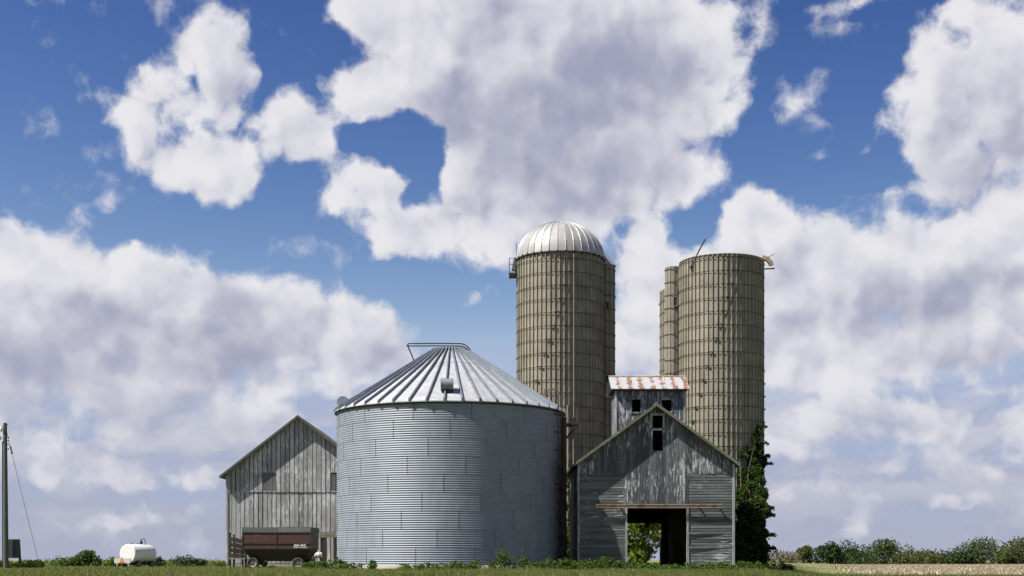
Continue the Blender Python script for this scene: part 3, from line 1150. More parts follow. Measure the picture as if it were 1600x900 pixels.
# ------------------------------------------------------------------ timber buildings
def board_wall(parent, x0, x1, yf, pitch, gap, thick, zlo, zhi, openings, mat, seed, name='board', jit=.02):
    r = random.Random(seed)
    n = int(round((x1 - x0) / pitch))
    pitch = (x1 - x0) / n
    for i in range(n):
        a, b_ = x0 + i * pitch + gap * r.uniform(.15, .6), x0 + (i + 1) * pitch - gap * r.uniform(.15, .6)
        m = (a + b_) / 2
        segs = [(zlo(m), None)]
        cuts = sorted([(za, zb) for (xa, xb, za, zb) in openings if xa < m < xb])
        pieces = []
        lo = zlo(m) + r.uniform(-jit, jit)
        for (za, zb) in cuts:
            if za > lo + .05:
                pieces.append((lo, za, za))
            lo = max(lo, zb)
        pieces.append((lo, zhi(a), zhi(b_)))
        dy = r.uniform(-.006, .006)
        tw = r.uniform(-.006, .006)
        for (l, ha, hb) in pieces:
            if min(ha, hb) - l < .04:
                continue
            g = MB()
            g.hexa([(a, yf + dy, l), (b_, yf + dy + tw, l), (b_, yf + dy + thick, l), (a, yf + dy + thick, l)],
                   [(a, yf + dy, ha), (b_, yf + dy - tw, hb), (b_, yf + dy + thick, hb), (a, yf + dy + thick, ha)])
            g.build(name, mat, parent)


def gable_roof(root, hw, over, y0, y1, ze, slope, thick, mat, rake, rake_depth=.16):
    za = ze + slope * hw
    for s in (-1, 1):
        e = s * (hw + over)
        zz = ze - slope * over
        b = MB()
        bot = [(0, y0, za), (e, y0, zz), (e, y1, zz), (0, y1, za)]
        if s < 0:
            bot = [(e, y0, zz), (0, y0, za), (0, y1, za), (e, y1, zz)]
        b.hexa(bot, [(p[0], p[1], p[2] + thick) for p in bot])
        b.build('roof', mat, root)
        k = MB()
        bot = [(s * .002, y0 - .035, za + thick - rake_depth), (e, y0 - .035, zz + thick - rake_depth), (e, y0 - .003, zz + thick - rake_depth), (s * .002, y0 - .003, za + thick - rake_depth)]
        if s < 0:
            bot = [bot[1], bot[0], bot[3], bot[2]]
        k.hexa(bot, [(p[0], p[1], p[2] + rake_depth + .015) for p in bot])
        k.build('rake_board', rake, root)


def build_barn():
    D = 90.0
    cx = (467 - 800) / FPX * D
    root = thing('board_barn', (cx, D, 0), 'pale grey weathered vertical-board barn at the left behind the wagon', 'barn')
    hw, ze, sl, dep = 4.92, 6.34, .775, 13.0
    zj = 5.12
    roofz = lambda x: ze + sl * (hw - abs(x)) + .05
    b = MB()          # dark sheet behind the boards, coloured as the unlit inside
    b.add([(-hw + .04, .07, .1), (hw - .04, .07, .1), (hw - .04, .07, ze), (0, .07, ze + sl * hw), (-hw + .04, .07, ze)], [(0, 1, 2, 3, 4)])
    b.add([(-hw + .04, dep, .1), (hw - .04, dep, .1), (hw - .04, dep, ze), (0, dep, ze + sl * hw), (-hw + .04, dep, ze)], [(4, 3, 2, 1, 0)])
    fw = b.build('front_wall', MAT['unlit_inside'], root)
    hatches = [(-2.52, -1.55, 5.16, 6.42), (2.02, 3.0, 5.16, 6.42)]
    board_wall(fw, -hw, hw, -.02, .305, .06, .03, lambda x: .22, lambda x: zj + .02, [], MAT['barn_wood'], 3)
    board_wall(fw, -hw, hw, -.06, .305, .06, .03, lambda x: zj - .03, roofz, hatches, MAT['barn_wood'], 8)
    for (xa, xb, za, zb) in hatches:
        h = MB()
        n = 4
        for i in range(n):
            h.box(xa + (xb - xa) * i / n + .01, xa + (xb - xa) * (i + 1) / n - .01, -.03, -.005, za - .04, zb)
        h.build('hatch', MAT['barn_wood_dark'], fw)
    for s in (-1, 1):
        w = MB()
        w.box(min(s * hw, s * (hw - .08)), max(s * hw, s * (hw - .08)), .06, dep, .15, ze)
        w.build('side_wall', MAT['barn_wood'], root)
        c = MB()
        c.box(s * hw - .06, s * hw + .06, -.085, .06, .2, ze - .08)
        c.build('corner_post', MAT['barn_wood'], root)
    f = MB()
    f.box(-hw - .03, hw + .03, -.05, dep, -.4, .20)
    f.build('foundation', MAT['concrete'], root)
    gable_roof(root, hw, .42, -.44, dep + .3, ze + .02, sl, .13, MAT['roof_shingle'], MAT['roof_shingle'], .17)


build_barn()


def build_crib():
    D = 60.0
    X = 6.56
    root = thing('corn_crib', (X, D, 0), 'dark weathered drive-through corn crib with open doorway and small cupola', 'barn')
    hw, sl, dep = 3.56, .727, 8.0
    ze = 4.84
    roofz = lambda x: ze + sl * (hw - abs(x)) + .04
    dl, dr, dh = -1.37, 1.46, 2.86       # doorway
    zj = 4.39                            # clapboards below, upright boards above
    wins = [(-.19, .30, 6.46, 7.03), (-.19, .33, 5.42, 6.33)]
    # dark backing round the openings, coloured as the unlit inside
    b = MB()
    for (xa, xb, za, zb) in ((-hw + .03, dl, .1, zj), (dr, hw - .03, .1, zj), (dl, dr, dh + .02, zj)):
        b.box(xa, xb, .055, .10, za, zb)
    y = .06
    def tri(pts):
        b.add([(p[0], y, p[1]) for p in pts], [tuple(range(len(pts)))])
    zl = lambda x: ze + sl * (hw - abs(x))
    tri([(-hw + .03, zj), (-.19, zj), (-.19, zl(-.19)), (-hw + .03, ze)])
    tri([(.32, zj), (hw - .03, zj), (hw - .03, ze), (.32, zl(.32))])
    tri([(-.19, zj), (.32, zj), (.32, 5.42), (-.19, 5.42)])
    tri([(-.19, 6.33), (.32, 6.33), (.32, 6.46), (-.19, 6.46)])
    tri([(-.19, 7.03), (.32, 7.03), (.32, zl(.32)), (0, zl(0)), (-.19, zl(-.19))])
    fw = b.build('front_wall', MAT['unlit_inside'], root)
    lo = lambda x: (dh + .06) if dl - .12 < x < dr + .08 else zj
    board_wall(fw, -hw, hw, -.03, .149, .012, .026, lo, roofz, wins, MAT['crib_wood'], 5, jit=.025)
    # clapboards, each tilted over the one below
    r = random.Random(21)
    for (xa, xb) in ((-hw + .07, dl - .02), (dr + .02, hw - .07)):
        z, i = .12, 0
        while z < zj - .02:
            h = .128
            g = MB()
            dz0, dz1 = r.uniform(-.012, .012), r.uniform(-.012, .012)
            lp, rp = xa - r.uniform(0, .01), xb + r.uniform(0, .01)
            sag = 0.0
            if xa > 0 and i in (7, 12):
                sag = .06          # two boards sprung loose beside the doorway
            y0 = -.012 - (.055 if sag else 0)
            g.hexa([(lp, y0 - .012, z + dz0 - sag), (rp, -.024, z + dz1), (rp, -.004, z + dz1), (lp, y0 + .008, z + dz0 - sag)],
                   [(lp, y0 + .002, min(zj, z + h + .012) - sag), (rp, -.010, min(zj, z + h + .012)), (rp, .012, min(zj, z + h + .012)), (lp, y0 + .024, min(zj, z + h + .012) - sag)])
            g.build('clapboard', MAT['crib_clap'], fw)
            z += h
            i += 1
    for (xa, xb) in ((-hw - .02, -hw + .08), (hw - .08, hw + .02)):
        c = MB()
        c.box(xa, xb, -.065, .05, .1, ze - .02)
        c.build('corner_board', MAT['trim_wood'], root)
    # door posts
    for (xa, xb) in ((dl - .03, dl + .06), (dr - .06, dr + .03)):
        c = MB()
        c.box(xa, xb, -.055, .12, .0, dh + .03)
        c.build('door_post', MAT['trim_wood'], root)
    # upper window frame
    for (xa, xb, za, zb) in ((-.28, -.19, 6.38, 7.12), (.30, .39, 6.38, 7.12), (-.19, .30, 7.03, 7.12), (-.30, .41, 6.34, 6.44)):
        c = MB()
        c.box(xa, xb, -.075, -.025, za, zb)
        c.build('window_frame', MAT['trim_wood'], root)
    # door track
    t = MB()
    t.box(-2.77, 2.92, -.22, -.16, 2.81, 2.965)
    t.box(-2.77, 2.92, -.25, -.20, 2.955, 2.985)
    for k in range(7):
        t.box(-2.6 + k * .9, -2.55 + k * .9, -.17, -.03, 2.87, 2.95)
    t.build('door_track', MAT['rust_iron'], root)
    # side walls, alley walls, loft floor, rear wall
    for s in (-1, 1):
        w = MB()
        for k in range(34):
            w.box(min(s * hw, s * (hw - .03)), max(s * hw, s * (hw - .03)), .06, dep, .1 + k * .137, .1 + k * .137 + .122)
        w.box(min(s * (hw - .06), s * (hw - .1)), max(s * (hw - .06), s * (hw - .1)), .11, dep, .1, ze - .04)
        w.build('side_wall', MAT['crib_clap'], root)
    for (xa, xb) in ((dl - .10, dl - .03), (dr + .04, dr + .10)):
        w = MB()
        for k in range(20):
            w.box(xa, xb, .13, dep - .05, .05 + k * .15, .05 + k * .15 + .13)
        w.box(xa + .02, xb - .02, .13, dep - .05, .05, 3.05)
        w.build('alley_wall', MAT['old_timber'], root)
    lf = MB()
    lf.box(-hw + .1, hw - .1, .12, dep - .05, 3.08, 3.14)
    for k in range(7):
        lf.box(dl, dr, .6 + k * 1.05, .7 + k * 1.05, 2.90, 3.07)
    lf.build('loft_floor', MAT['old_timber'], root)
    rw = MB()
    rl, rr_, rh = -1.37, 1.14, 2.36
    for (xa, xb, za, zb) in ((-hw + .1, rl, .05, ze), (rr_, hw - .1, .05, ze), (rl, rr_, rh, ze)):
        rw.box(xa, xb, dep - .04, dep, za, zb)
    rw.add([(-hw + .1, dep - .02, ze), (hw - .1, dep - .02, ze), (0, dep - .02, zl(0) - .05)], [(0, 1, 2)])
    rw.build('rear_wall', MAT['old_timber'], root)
    for (pts, rr2) in (([(-1.30, 7.6, 1.75), (-.55, 7.7, .05)], .07), ([(.28, 6.4, 2.95), (.28, 6.4, 2.1)], .09)):
        k = MB()
        k.tube(pts, rr2, 6)
        k.build('brace', MAT['old_timber'], root)
    gable_roof(root, hw, .22, -.36, dep + .2, ze + .02, sl, .10, MAT['roof_shingle'], MAT['rake_wood'], .13)
    rc = MB()
    rc.tube([(0, -.38, zl(0) + .14), (0, dep + .2, zl(0) + .14)], .045, 6)
    rc.build('ridge_cap', MAT['vent_tin'], root)
    # --- cupola
    cl, cr, cf, cb = -1.58, 1.73, 3.2, 5.8
    zt = 8.70
    w = MB()
    cw = [(-.83, -.39, 7.55, 8.15), (.63, 1.09, 7.58, 8.13)]
    for (xa, xb, za, zb) in ((cl, -.83, 5.4, zt), (-.39, .63, 5.4, zt), (1.09, cr, 5.4, zt), (-.83, -.39, 5.4, 7.55), (-.83, -.39, 8.15, zt), (.63, 1.09, 5.4, 7.58), (.63, 1.09, 8.13, zt)):
        w.box(xa + .002, xb - .002, cf + .03, cf + .05, za, zb)
    w.box(cl, cl + .04, cf + .06, cb, 5.4, zt)
    w.box(cr - .04, cr, cf + .06, cb, 5.4, zt)
    w.box(cl, cr, cb + .01, cb + .04, 5.4, zt)
    for s, xx in ((-1, cl), (1, cr)):
        w.add([(xx, cf, zt), (xx, cb, zt), (xx, (cf + cb) / 2, zt + .62)], [(0, 1, 2)])
    cu = w.build('cupola', MAT['crib_wood'], root)
    board_wall(cu, cl, cr, cf, .158, .012, .024, lambda x: 5.5, lambda x: zt, cw, MAT['crib_wood'], 31)
    for (xa, xb, za, zb) in cw:
        for (a, b_, c_, d_) in ((xa - .06, xa, za - .06, zb + .06), (xb, xb + .06, za - .06, zb + .06), (xa, xb, zb, zb + .06), (xa, xb, za - .06, za)):
            f = MB()
            f.box(a, b_, cf - .03, cf - .003, c_, d_)
            f.build('window_frame', MAT['crib_wood'], cu)
    for (xa, xb) in ((cl - .03, cl + .05), (cr - .05, cr + .03)):
        f = MB()
        f.box(xa, xb, cf - .035, cf + .02, 5.5, zt - .01)
        f.build('corner_board', MAT['trim_wood'], cu)
    ex0, ex1 = -1.83, 1.93
    ym, zr = (cf + cb) / 2, 9.40
    n = 7
    for side in (-1, 1):
        ye = ym + side * 1.55
        zz = 8.62
        for i in range(n):
            a, b_ = ex0 + (ex1 - ex0) * i / n, ex0 + (ex1 - ex0) * (i + 1) / n
            p = MB()
            for (u0, u1, dz) in ((a + .004, b_ - .05, 0), (b_ - .05, b_ - .004, .025)):
                bot = [(u0, ye, zz + dz), (u1, ye, zz + dz), (u1, ym, zr + dz), (u0, ym, zr + dz)]
                if side > 0:
                    bot = [bot[1], bot[0], bot[3], bot[2]]
                p.hexa([(q[0], q[1], q[2]) for q in bot], [(q[0], q[1], q[2] + .02) for q in bot])
            p.build('roof_panel', MAT['rusty_tin'], cu)
    k = MB()
    k.tube([(ex0, ym, zr + .03), (ex1, ym, zr + .03)], .05, 8)
    k.build('ridge_cap', MAT['rust_iron'], cu)
    k = MB()
    k.box(ex0 + .1, ex1 - .1, ym - 1.5, ym - 1.46, zz - .09, zz + .0)
    k.box(cl - .2, cr + .15, cf + .03, cb - .03, zt - .06, zt - .01)
    k.build('eave_board', MAT['old_timber'], cu)


build_crib()


# ------------------------------------------------------------------ wagon and other farm things
def wheel(parent, loc, r, w, axis_rot=0.0, name='wheel'):
    """tyre with a dished rim; axle along local y"""
    t = MB()
    n = 24
    prof = [(r * .60, -w * .42), (r * .78, -w * .5), (r * .95, -w * .42), (r, -w * .2), (r, w * .2), (r * .95, w * .42), (r * .78, w * .5), (r * .60, w * .42)]
    vs, fs = [], []
    for i in range(n):
        a = 2 * math.pi * i / n
        for (q, y) in prof:
            vs.append((q * math.cos(a), y, q * math.sin(a)))
    m = len(prof)
    for i in range(n):
        for j in range(m):
            fs.append((i * m + j, i * m + (j + 1) % m, ((i + 1) % n) * m + (j + 1) % m, ((i + 1) % n) * m + j))
    t.add(vs, fs, 0, True)
    wh = t.build(name, MAT['rubber'], parent, loc)
    rm = MB()
    for s in (-1, 1):
        vs = []
        for i in range(n):
            a = 2 * math.pi * i / n
            for (q, y) in ((r * .62, .40), (r * .55, .40), (r * .48, .22), (r * .16, .22), (r * .14, .34), (0.001, .34)):
                vs.append((q * math.cos(a), s * y * w, q * math.sin(a)))
        rm.add(vs, [(i * 6 + j, i * 6 + j + 1, ((i + 1) % n) * 6 + j + 1, ((i + 1) % n) * 6 + j) for i in range(n) for j in range(5)], 0, True)
    rm.build('rim', MAT['rim_paint'], wh)
    return wh


def build_wagon():
    D = 76.0
    x0 = (379 - 800) / FPX * D
    gz = -.10
    root = thing('gravity_wagon', (x0, D, gz), 'rusty dark red grain wagon with grey side boards before the barn', 'wagon', rotz=math.radians(-3))
    L, W = 3.95, 2.45
    oz = -gz
    def bx(name, mat, *a):
        b = MB()
        b.box(*a)
        return b.build(name, mat, root)
    # upper bin: two rows of panels on the side, with flanges between
    for (z0, z1) in ((1.44 + oz, 2.04 + oz), (1.12 + oz, 1.42 + oz)):
        for k in range(2):
            bx('side_panel', MAT['wagon_red'], k * L / 2 + .012, (k + 1) * L / 2 - .012, 0, .05, z0, z1)
            bx('side_panel', MAT['wagon_red'], k * L / 2 + .012, (k + 1) * L / 2 - .012, W - .05, W, z0, z1)
        bx('end_panel', MAT['wagon_red'], -.0, .05, .06, W - .06, z0, z1)
        bx('end_panel', MAT['wagon_red'], L - .05, L, .06, W - .06, z0, z1)
    f = MB()
    for z in (1.10, 1.41, 2.03):
        f.box(-.03, L + .03, -.035, .0, z + oz - .018, z + oz + .022)
        f.box(-.03, L + .03, W, W + .035, z + oz - .018, z + oz + .022)
        f.box(L, L + .035, 0, W, z + oz - .018, z + oz + .022)
    for k in range(3):
        f.box(k * L / 2 - .02, k * L / 2 + .02, -.03, 0, 1.12 + oz, 2.03 + oz)
    f.build('flange', MAT['wagon_red'], root)
    # weathered extension boards
    for (a, b_) in ((-.03, 2.05), (2.06, L + .03)):
        bx('extension_board', MAT['wagon_board'], a, b_, -.02, .02, 2.06 + oz, 2.34 + oz + (.02 if a > 0 else 0))
    bx('extension_board', MAT['wagon_board'], L - .01, L + .03, .03, W - .02, 2.06 + oz, 2.34 + oz)
    bx('extension_board', MAT['wagon_board'], -.03, .01, .03, W - .02, 2.06 + oz, 2.34 + oz)
    bx('extension_board', MAT['wagon_board'], -.03, L + .03, W - .02, W + .02, 2.06 + oz, 2.34 + oz)
    # sloping hopper
    h = MB()
    t = [(.02, .02, 1.10 + oz), (L - .02, .02, 1.10 + oz), (L - .02, W - .02, 1.10 + oz), (.02, W - .02, 1.10 + oz)]
    q = [(.42, .42, .42 + oz), (L - .42, .42, .42 + oz), (L - .42, W - .4, .42 + oz), (.42, W - .4, .42 + oz)]
    h.hexa(q, t)
    h.build('hopper', MAT['wagon_under'], root)
    bx('grain_door', MAT['wagon_red'], L * .42, L * .62, .45, .66, .42 + oz, .95 + oz)
    # running gear
    g = MB()
    for yy in (.75, W - .85):
        g.box(.1, L - .1, yy, yy + .12, .38 + oz, .50 + oz)
    for xx in (.55, L - .75):
        g.box(xx - .06, xx + .06, .2, W - .2, .22 + oz, .34 + oz)
        g.tube([(xx, .3, .3 + oz), (xx + .25, .12, 1.05 + oz)], .035, 6)
    for xx in (.12, L - .12):
        g.tube([(xx, .06, 1.1 + oz), (xx + (.3 if xx < 1 else -.3), .75, .45 + oz)], .035, 6)
    g.tube([(L, W / 2, .3 + oz), (L + 1.3, W / 2, .12 + oz)], .05, 6)
    g.build('chassis', MAT['wagon_under'], root)
    for xx in (.55, 3.20):
        for yy in (.22, W - .22):
            wheel(root, (xx, yy, .36), .36, .24)
    for (xx, zz) in ((1.78, .62), (1.25, .38)):
        rf = MB()
        rf.tube([(xx, .40, zz + oz), (xx, .37, zz + oz)], .05, 10)
        rf.build('reflector', MAT['trailer_grey'], root)
    # lettering on the lower panel
    cu = bpy.data.curves.new('logo_text', 'FONT')
    cu.body = 'M-W'
    cu.size = .26
    cu.extrude = .004
    cu.offset = .012
    to = bpy.data.objects.new('logo_tmp', cu)
    COL.objects.link(to)
    dg = bpy.context.evaluated_depsgraph_get()
    me = bpy.data.meshes.new_from_object(to.evaluated_get(dg))
    bpy.data.objects.remove(to)
    xs = [v.co.x for v in me.vertices]
    wdt = max(xs) - min(xs)
    for v in me.vertices:
        x, y, z = v.co
        v.co = (3.00 + (x - min(xs)) * .72 / wdt + .12 * y, -.012 - z, 1.235 + oz + y * .85)
    me.materials.clear()
    me.materials.append(MAT['logo_white'])
    link('logo', me, root)
    s = MB()
    r = random.Random(2)
    x = 2.98
    for word in (5, 2, 6):
        for k in range(word):
            s.box(x, x + .034, -.014, -.006, 1.150 + oz, 1.205 + oz)
            if r.random() < .6:
                s.box(x + .034, x + .046, -.014, -.006, 1.150 + oz + r.choice((0, .04)), 1.165 + oz + r.choice((0, .04)))
            x += .054
        x += .045
    s.build('small_lettering', MAT['logo_white'], root)


build_wagon()


def build_yard_things():
    # loading chute: slatted side on posts, left of the wagon
    D = 86.0
    p = lambda px, py: at(px, py, D)
    o = p(358, 886)
    gz = ground_z(o.x, D)
    root = thing('loading_chute', (o.x, D, gz), 'dark slatted wooden stock loading chute left of the red wagon', 'loading chute')
    for px, top in ((359.5, 832), (379, 838)):
        q = p(px, top)
        b = MB()
        b.box(q.x - o.x - .06, q.x - o.x + .06, -.06, .06, 0, q.z - gz)
        b.build('post', MAT['old_timber'], root)
        b = MB()
        b.box(q.x - o.x - .06, q.x - o.x + .06, 1.1, 1.22, 0, q.z - gz - .1)
        b.build('post', MAT['old_timber'], root)
    for k in range(4):
        a, c = p(359.5, 842.5 + 8.2 * k), p(379, 847 + 8.2 * k)
        for yy in (-.09, 1.23):
            b = MB()
            b.hexa([(a.x - o.x, yy, a.z - gz - .13), (c.x - o.x, yy, c.z - gz - .13), (c.x - o.x, yy + .03, c.z - gz - .13), (a.x - o.x, yy + .03, a.z - gz - .13)],
                   [(a.x - o.x, yy, a.z - gz + .13), (c.x - o.x, yy, c.z - gz + .13), (c.x - o.x, yy + .03, c.z - gz + .13), (a.x - o.x, yy + .03, a.z - gz + .13)])
            b.build('slat', MAT['old_timber'], root)
    b = MB()
    zf = p(360, 872).z - gz
    b.box(-.1, 1.05, -.14, 1.3, zf - .08, zf)
    b.build('floor', MAT['rough_timber'], root)
    # rough timber rack at the barn's right
    D = 87.0
    o = at(499, 886, D)
    gz = ground_z(o.x, D)
    root = thing('timber_rack', (o.x, D, gz), 'rough timber beam on dark posts between the wagon and the bin', 'timber rack')
    zt = at(0, 832, D).z - gz
    for (a, b_, z0, z1, y0) in ((0, 1.02, zt - .34, zt - .12, 0), (.02, 1.0, zt - .10, zt + .06, .05), (-.05, 1.05, zt - .34, zt - .12, .9)):
        b = MB()
        b.box(a, b_, y0, y0 + .18, z0, z1)
        b.build('beam', MAT['rough_timber'], root)
    for xx in (.12, .30, .98):
        for yy in (.03, .92):
            b = MB()
            b.box(xx - .06, xx + .06, yy, yy + .12, 0, zt - .345)
            b.build('post', MAT['old_timber'], root)
    # white drum lying on its side on a saddle
    D = 83.0
    c = at(496, 867.5, D)
    gz = ground_z(c.x, D)
    root = thing('white_drum', (c.x, D, gz), 'small dirty white drum lying level right of the red wagon', 'drum')
    b = MB()
    zc = c.z - gz
    n = 20
    prof = [(-.29, .001), (-.29, .17), (-.27, .185), (-.10, .18), (-.09, .19), (-.08, .18), (.08, .18), (.09, .19), (.10, .18), (.27, .185), (.29, .17), (.29, .001)]
    vs = [(x, r_ * math.cos(2 * math.pi * k / n), zc + r_ * math.sin(2 * math.pi * k / n)) for (x, r_) in prof for k in range(n)]
    b.add(vs, [(i * n + k, i * n + (k + 1) % n, (i + 1) * n + (k + 1) % n, (i + 1) * n + k) for i in range(len(prof) - 1) for k in range(n)], 0, True)
    b.build('drum_body', MAT['drum_white'], root)
    for xx in (-.2, .2):
        b = MB()
        b.box(xx - .04, xx + .04, -.2, .2, 0, zc - .12)
        b.build('saddle', MAT['old_timber'], root)

    # nurse tank trailer
    D = 114.0
    c = at(199, 884, D)
    gz = ground_z(c.x, D)
    root = thing('tank_trailer', (c.x, D, gz), 'white tank trailer with an orange warning triangle in the far grass', 'trailer', rotz=math.radians(-27))
    # local -y is the rear of the trailer, towards the road
    R, L = .93, 2.9
    zc = 1.22
    n = 28
    prof = [(0, .001), (0, R * .90), (.03, R * .97), (.10, R), (L - .45, R), (L - .22, R * .93), (L - .06, R * .7), (L, .001)]
    b = MB()
    zs = .92
    vs = [(r_ * math.cos(2 * math.pi * k / n), y, zc + zs * r_ * math.sin(2 * math.pi * k / n)) for (y, r_) in prof for k in range(n)]
    b.add(vs, [(i * n + (k + 1) % n, i * n + k, (i + 1) * n + k, (i + 1) * n + (k + 1) % n) for i in range(1, len(prof) - 1) for k in range(n)], 0, True)
    b.add([(R * .90 * math.cos(2 * math.pi * k / n), 0, zc + zs * R * .90 * math.sin(2 * math.pi * k / n)) for k in range(n)], [tuple(reversed(range(n)))])
    tk = b.build('tank', MAT['tank_white'], root)
    b = MB()
    for (yy, rr) in ((.55, .1), (1.2, .05), (1.4, .05)):
        b.tube([(0, yy, zc + R * zs - .02), (0, yy, zc + R * zs + .07)], rr, 10)
    b.tube([(0, 1.75, zc + R * zs - .02), (0, 1.75, zc + R * zs + .30)], .09, 10)
    b.build('valve', MAT['dark_steel'], tk)
    b = MB()
    pts = [(0, 1.6, zc + R * zs - .02), (0, 1.6, zc + R * zs + .34), (0, 1.72, zc + R * zs + .46), (0, 2.05, zc + R * zs + .46), (0, 2.2, zc + R * zs + .34), (0, 2.2, zc + R * zs - .08)]
    b.tube(pts, .035, 8)
    b.build('valve_guard', MAT['dark_steel'], tk)
    b = MB()
    b.box(-1.22, .62, -.30, -.22, .42, .84)
    b.box(-1.22, -1.16, -.22, .3, .42, .84)
    b.build('rear_panel', MAT['trailer_grey'], root)
    b = MB()
    for (k, mi, yy) in ((.30, 1, -.316), (.215, 0, -.332)):
        tri = [(-.33 - k, .60 - k * .52 + .02), (-.33 + k, .60 - k * .52 + .02), (-.33, .60 + k * 1.08 + .02)]
        b.add([(q[0], yy, q[1]) for q in tri] + [(q[0], yy + .014, q[1]) for q in tri], [(0, 1, 2), (5, 4, 3), (0, 3, 4, 1), (1, 4, 5, 2), (2, 5, 3, 0)], mi)
    b.build('warning_triangle', [MAT['sign_orange'], MAT['sign_red']], root)
    b = MB()
    b.box(-.55, .55, -.15, L + .2, .30, .40)
    b.box(-.85, .85, .5, .62, .28, .42)
    b.box(-.85, .85, 2.1, 2.22, .28, .42)
    for yy in (.3, 1.4, 2.4):
        b.box(-.7, .7, yy, yy + .12, .40, .62)
    b.tube([(0, L + .2, .35), (0, L + 1.7, .30)], .06, 8)
    b.build('chassis', MAT['wagon_under'], root)
    for yy in (.56, 2.16):
        for xx in (-.82, .82):
            w = wheel(root, (xx, yy, .30), .32, .22)
            w.rotation_euler = (0, 0, math.pi / 2)
    for xx in (-.95, .35):
        b = MB()
        b.box(xx - .04, xx + .04, -.28, -.22, .24, .40)
        b.build('tail_light', MAT['porcelain'], root)

    # utility pole with a meter board
    D = 85.0
    c = at(9.3, 880, D)
    gz = ground_z(c.x, D)
    root = thing('utility_pole', (c.x, D, gz - .2), 'dark wooden utility pole with guy wire at the left edge', 'utility pole')
    zt = at(0, 661, D).z - gz + .2
    xt = at(7.8, 661, D).x - c.x
    b = MB()
    b.tube([(xt * t, 0, zt * t) for t in (0, .25, .5, .75, 1)], .175, 14, r1=.125)
    b.build('pole', MAT['pole_wood'], root)
    zz = lambda py: at(0, py, D).z - gz + .2
    xx = lambda px: at(px, 0, D).x - c.x
    b = MB()
    b.tube([(xx(4.7), -.05, .3), (xx(4.4), -.05, zz(690))], .035, 8)
    b.build('conduit', MAT['dark_steel'], root)
    for py in (683.5, 689, 694.5, 701.5):
        b = MB()
        b.tube([(xx(9), 0, zz(py)), (xx(13.6), 0, zz(py))], .02, 6)
        b.tube([(xx(12.6), 0, zz(py)), (xx(13.8), 0, zz(py))], .045, 8)
        b.build('insulator_peg', MAT['dark_steel'], root)
    for (px, py, h) in ((3.2, 671, .36), (1.5, 684, .30)):
        b = MB()
        q = (xx(px), -.12, zz(py))
        b.lathe([(.001, q[2] + h / 2), (.05, q[2] + h / 2), (.05, q[2] + .1), (.09, q[2] + .08), (.06, q[2] + .02), (.09, q[2] - .02), (.05, q[2] - .06), (.05, q[2] - h / 2), (.001, q[2] - h / 2)], 12, c=(q[0], q[1]))
        b.tube([q, (xx(8), 0, q[2] - .1)], .025, 6)
        b.build('insulator', MAT['porcelain'], root)
    b = MB()
    b.tube([(xx(1.0), 0, zz(667)), (xx(13), 0, zz(663.5))], .025, 6)
    b.build('cross_pin', MAT['dark_steel'], root)
    g = MB()
    e = at(77.5, 880, D)
    gy = 1.5
    A = Vector((xx(11), 0, zz(676)))
    B = Vector((e.x - c.x, -gy, .15))
    g.tube([A.lerp(B, t) - Vector((0, 0, .10 * math.sin(math.pi * t))) for t in [i / 10 for i in range(11)]], .013, 6)
    g.build('guy_wire', MAT['dark_steel'], root)
    for (t0, t1, r_) in ((.095, .125, .05), (.13, .15, .055), (.94, .965, .05)):
        k = MB()
        k.tube([A.lerp(B, t0) - Vector((0, 0, .10 * math.sin(math.pi * t0))), A.lerp(B, t1) - Vector((0, 0, .10 * math.sin(math.pi * t1)))], r_, 8)
        k.build('strain_insulator', MAT['dark_steel'], root)
    # meter board on its own legs
    root = thing('meter_board', (c.x, D + .3, gz), 'dark green service panel on legs behind the utility pole', 'service panel')
    b = MB()
    z0, z1 = zz(872) - .2, zz(842.5) - .2
    b.box(xx(4.2), xx(26.8), 0, .12, z0, z1)
    b.build('panel', MAT['box_green'], root)
    for k, py in enumerate((858, 863, 867)):
        b = MB()
        b.box(xx(16), xx(23), -.015, -.002, zz(py) - .2, zz(py) - .17)
        b.build('batten', MAT['dark_steel'], root)
    for (pa, pb) in ((25.0, 28.0), (6.0, 6.0)):
        b = MB()
        b.hexa([(xx(pb) - .06, .13, -.2), (xx(pb) + .06, .13, -.2), (xx(pb) + .06, .25, -.2), (xx(pb) - .06, .25, -.2)], [(xx(pa) - .06, .13, z1), (xx(pa) + .06, .13, z1), (xx(pa) + .06, .25, z1), (xx(pa) - .06, .25, z1)])
        b.build('leg', MAT['pole_wood'], root)
    b = MB()
    b.box(xx(1), xx(4), .02, .10, zz(858) - .2, zz(855) - .2)
    b.build('meter', MAT['porcelain'], root)


build_yard_things()


# ------------------------------------------------------------------ trees, bushes, ivy, weeds
def leaf_cards(C, size, r, flat=.0):
    """quads of random tilt at centres C; size (n,)"""
    n = len(C)
    a = r.normal(size=(n, 3))
    a[:, 2] *= .8
    a /= np.linalg.norm(a, axis=1)[:, None]
    b = np.cross(a, r.normal(size=(n, 3)))
    b /= np.linalg.norm(b, axis=1)[:, None]
    s = size[:, None]
    V = np.empty((n, 4, 3))
    V[:, 0] = C - a * s * .55
    V[:, 1] = C + b * s * .34
    V[:, 2] = C + a * s * .55
    V[:, 3] = C - b * s * .34
    return V.reshape(-1, 3)


def in_blobs(blobs, n, r, shell=.55):
    """points spread through a set of ellipsoids, denser towards the outside"""
    B = np.array(blobs, float)
    vol = B[:, 3] * B[:, 4] * B[:, 5]
    k = r.choice(len(B), n, p=vol / vol.sum())
    d = r.normal(size=(n, 3))
    d /= np.linalg.norm(d, axis=1)[:, None]
    q = r.uniform(0, 1, n) ** (1 / 3.0)
    q = shell + (1 - shell) * q
    q *= 1 + .12 * r.normal(size=n)
    return B[k, :3] + d * q[:, None] * B[k, 3:6]


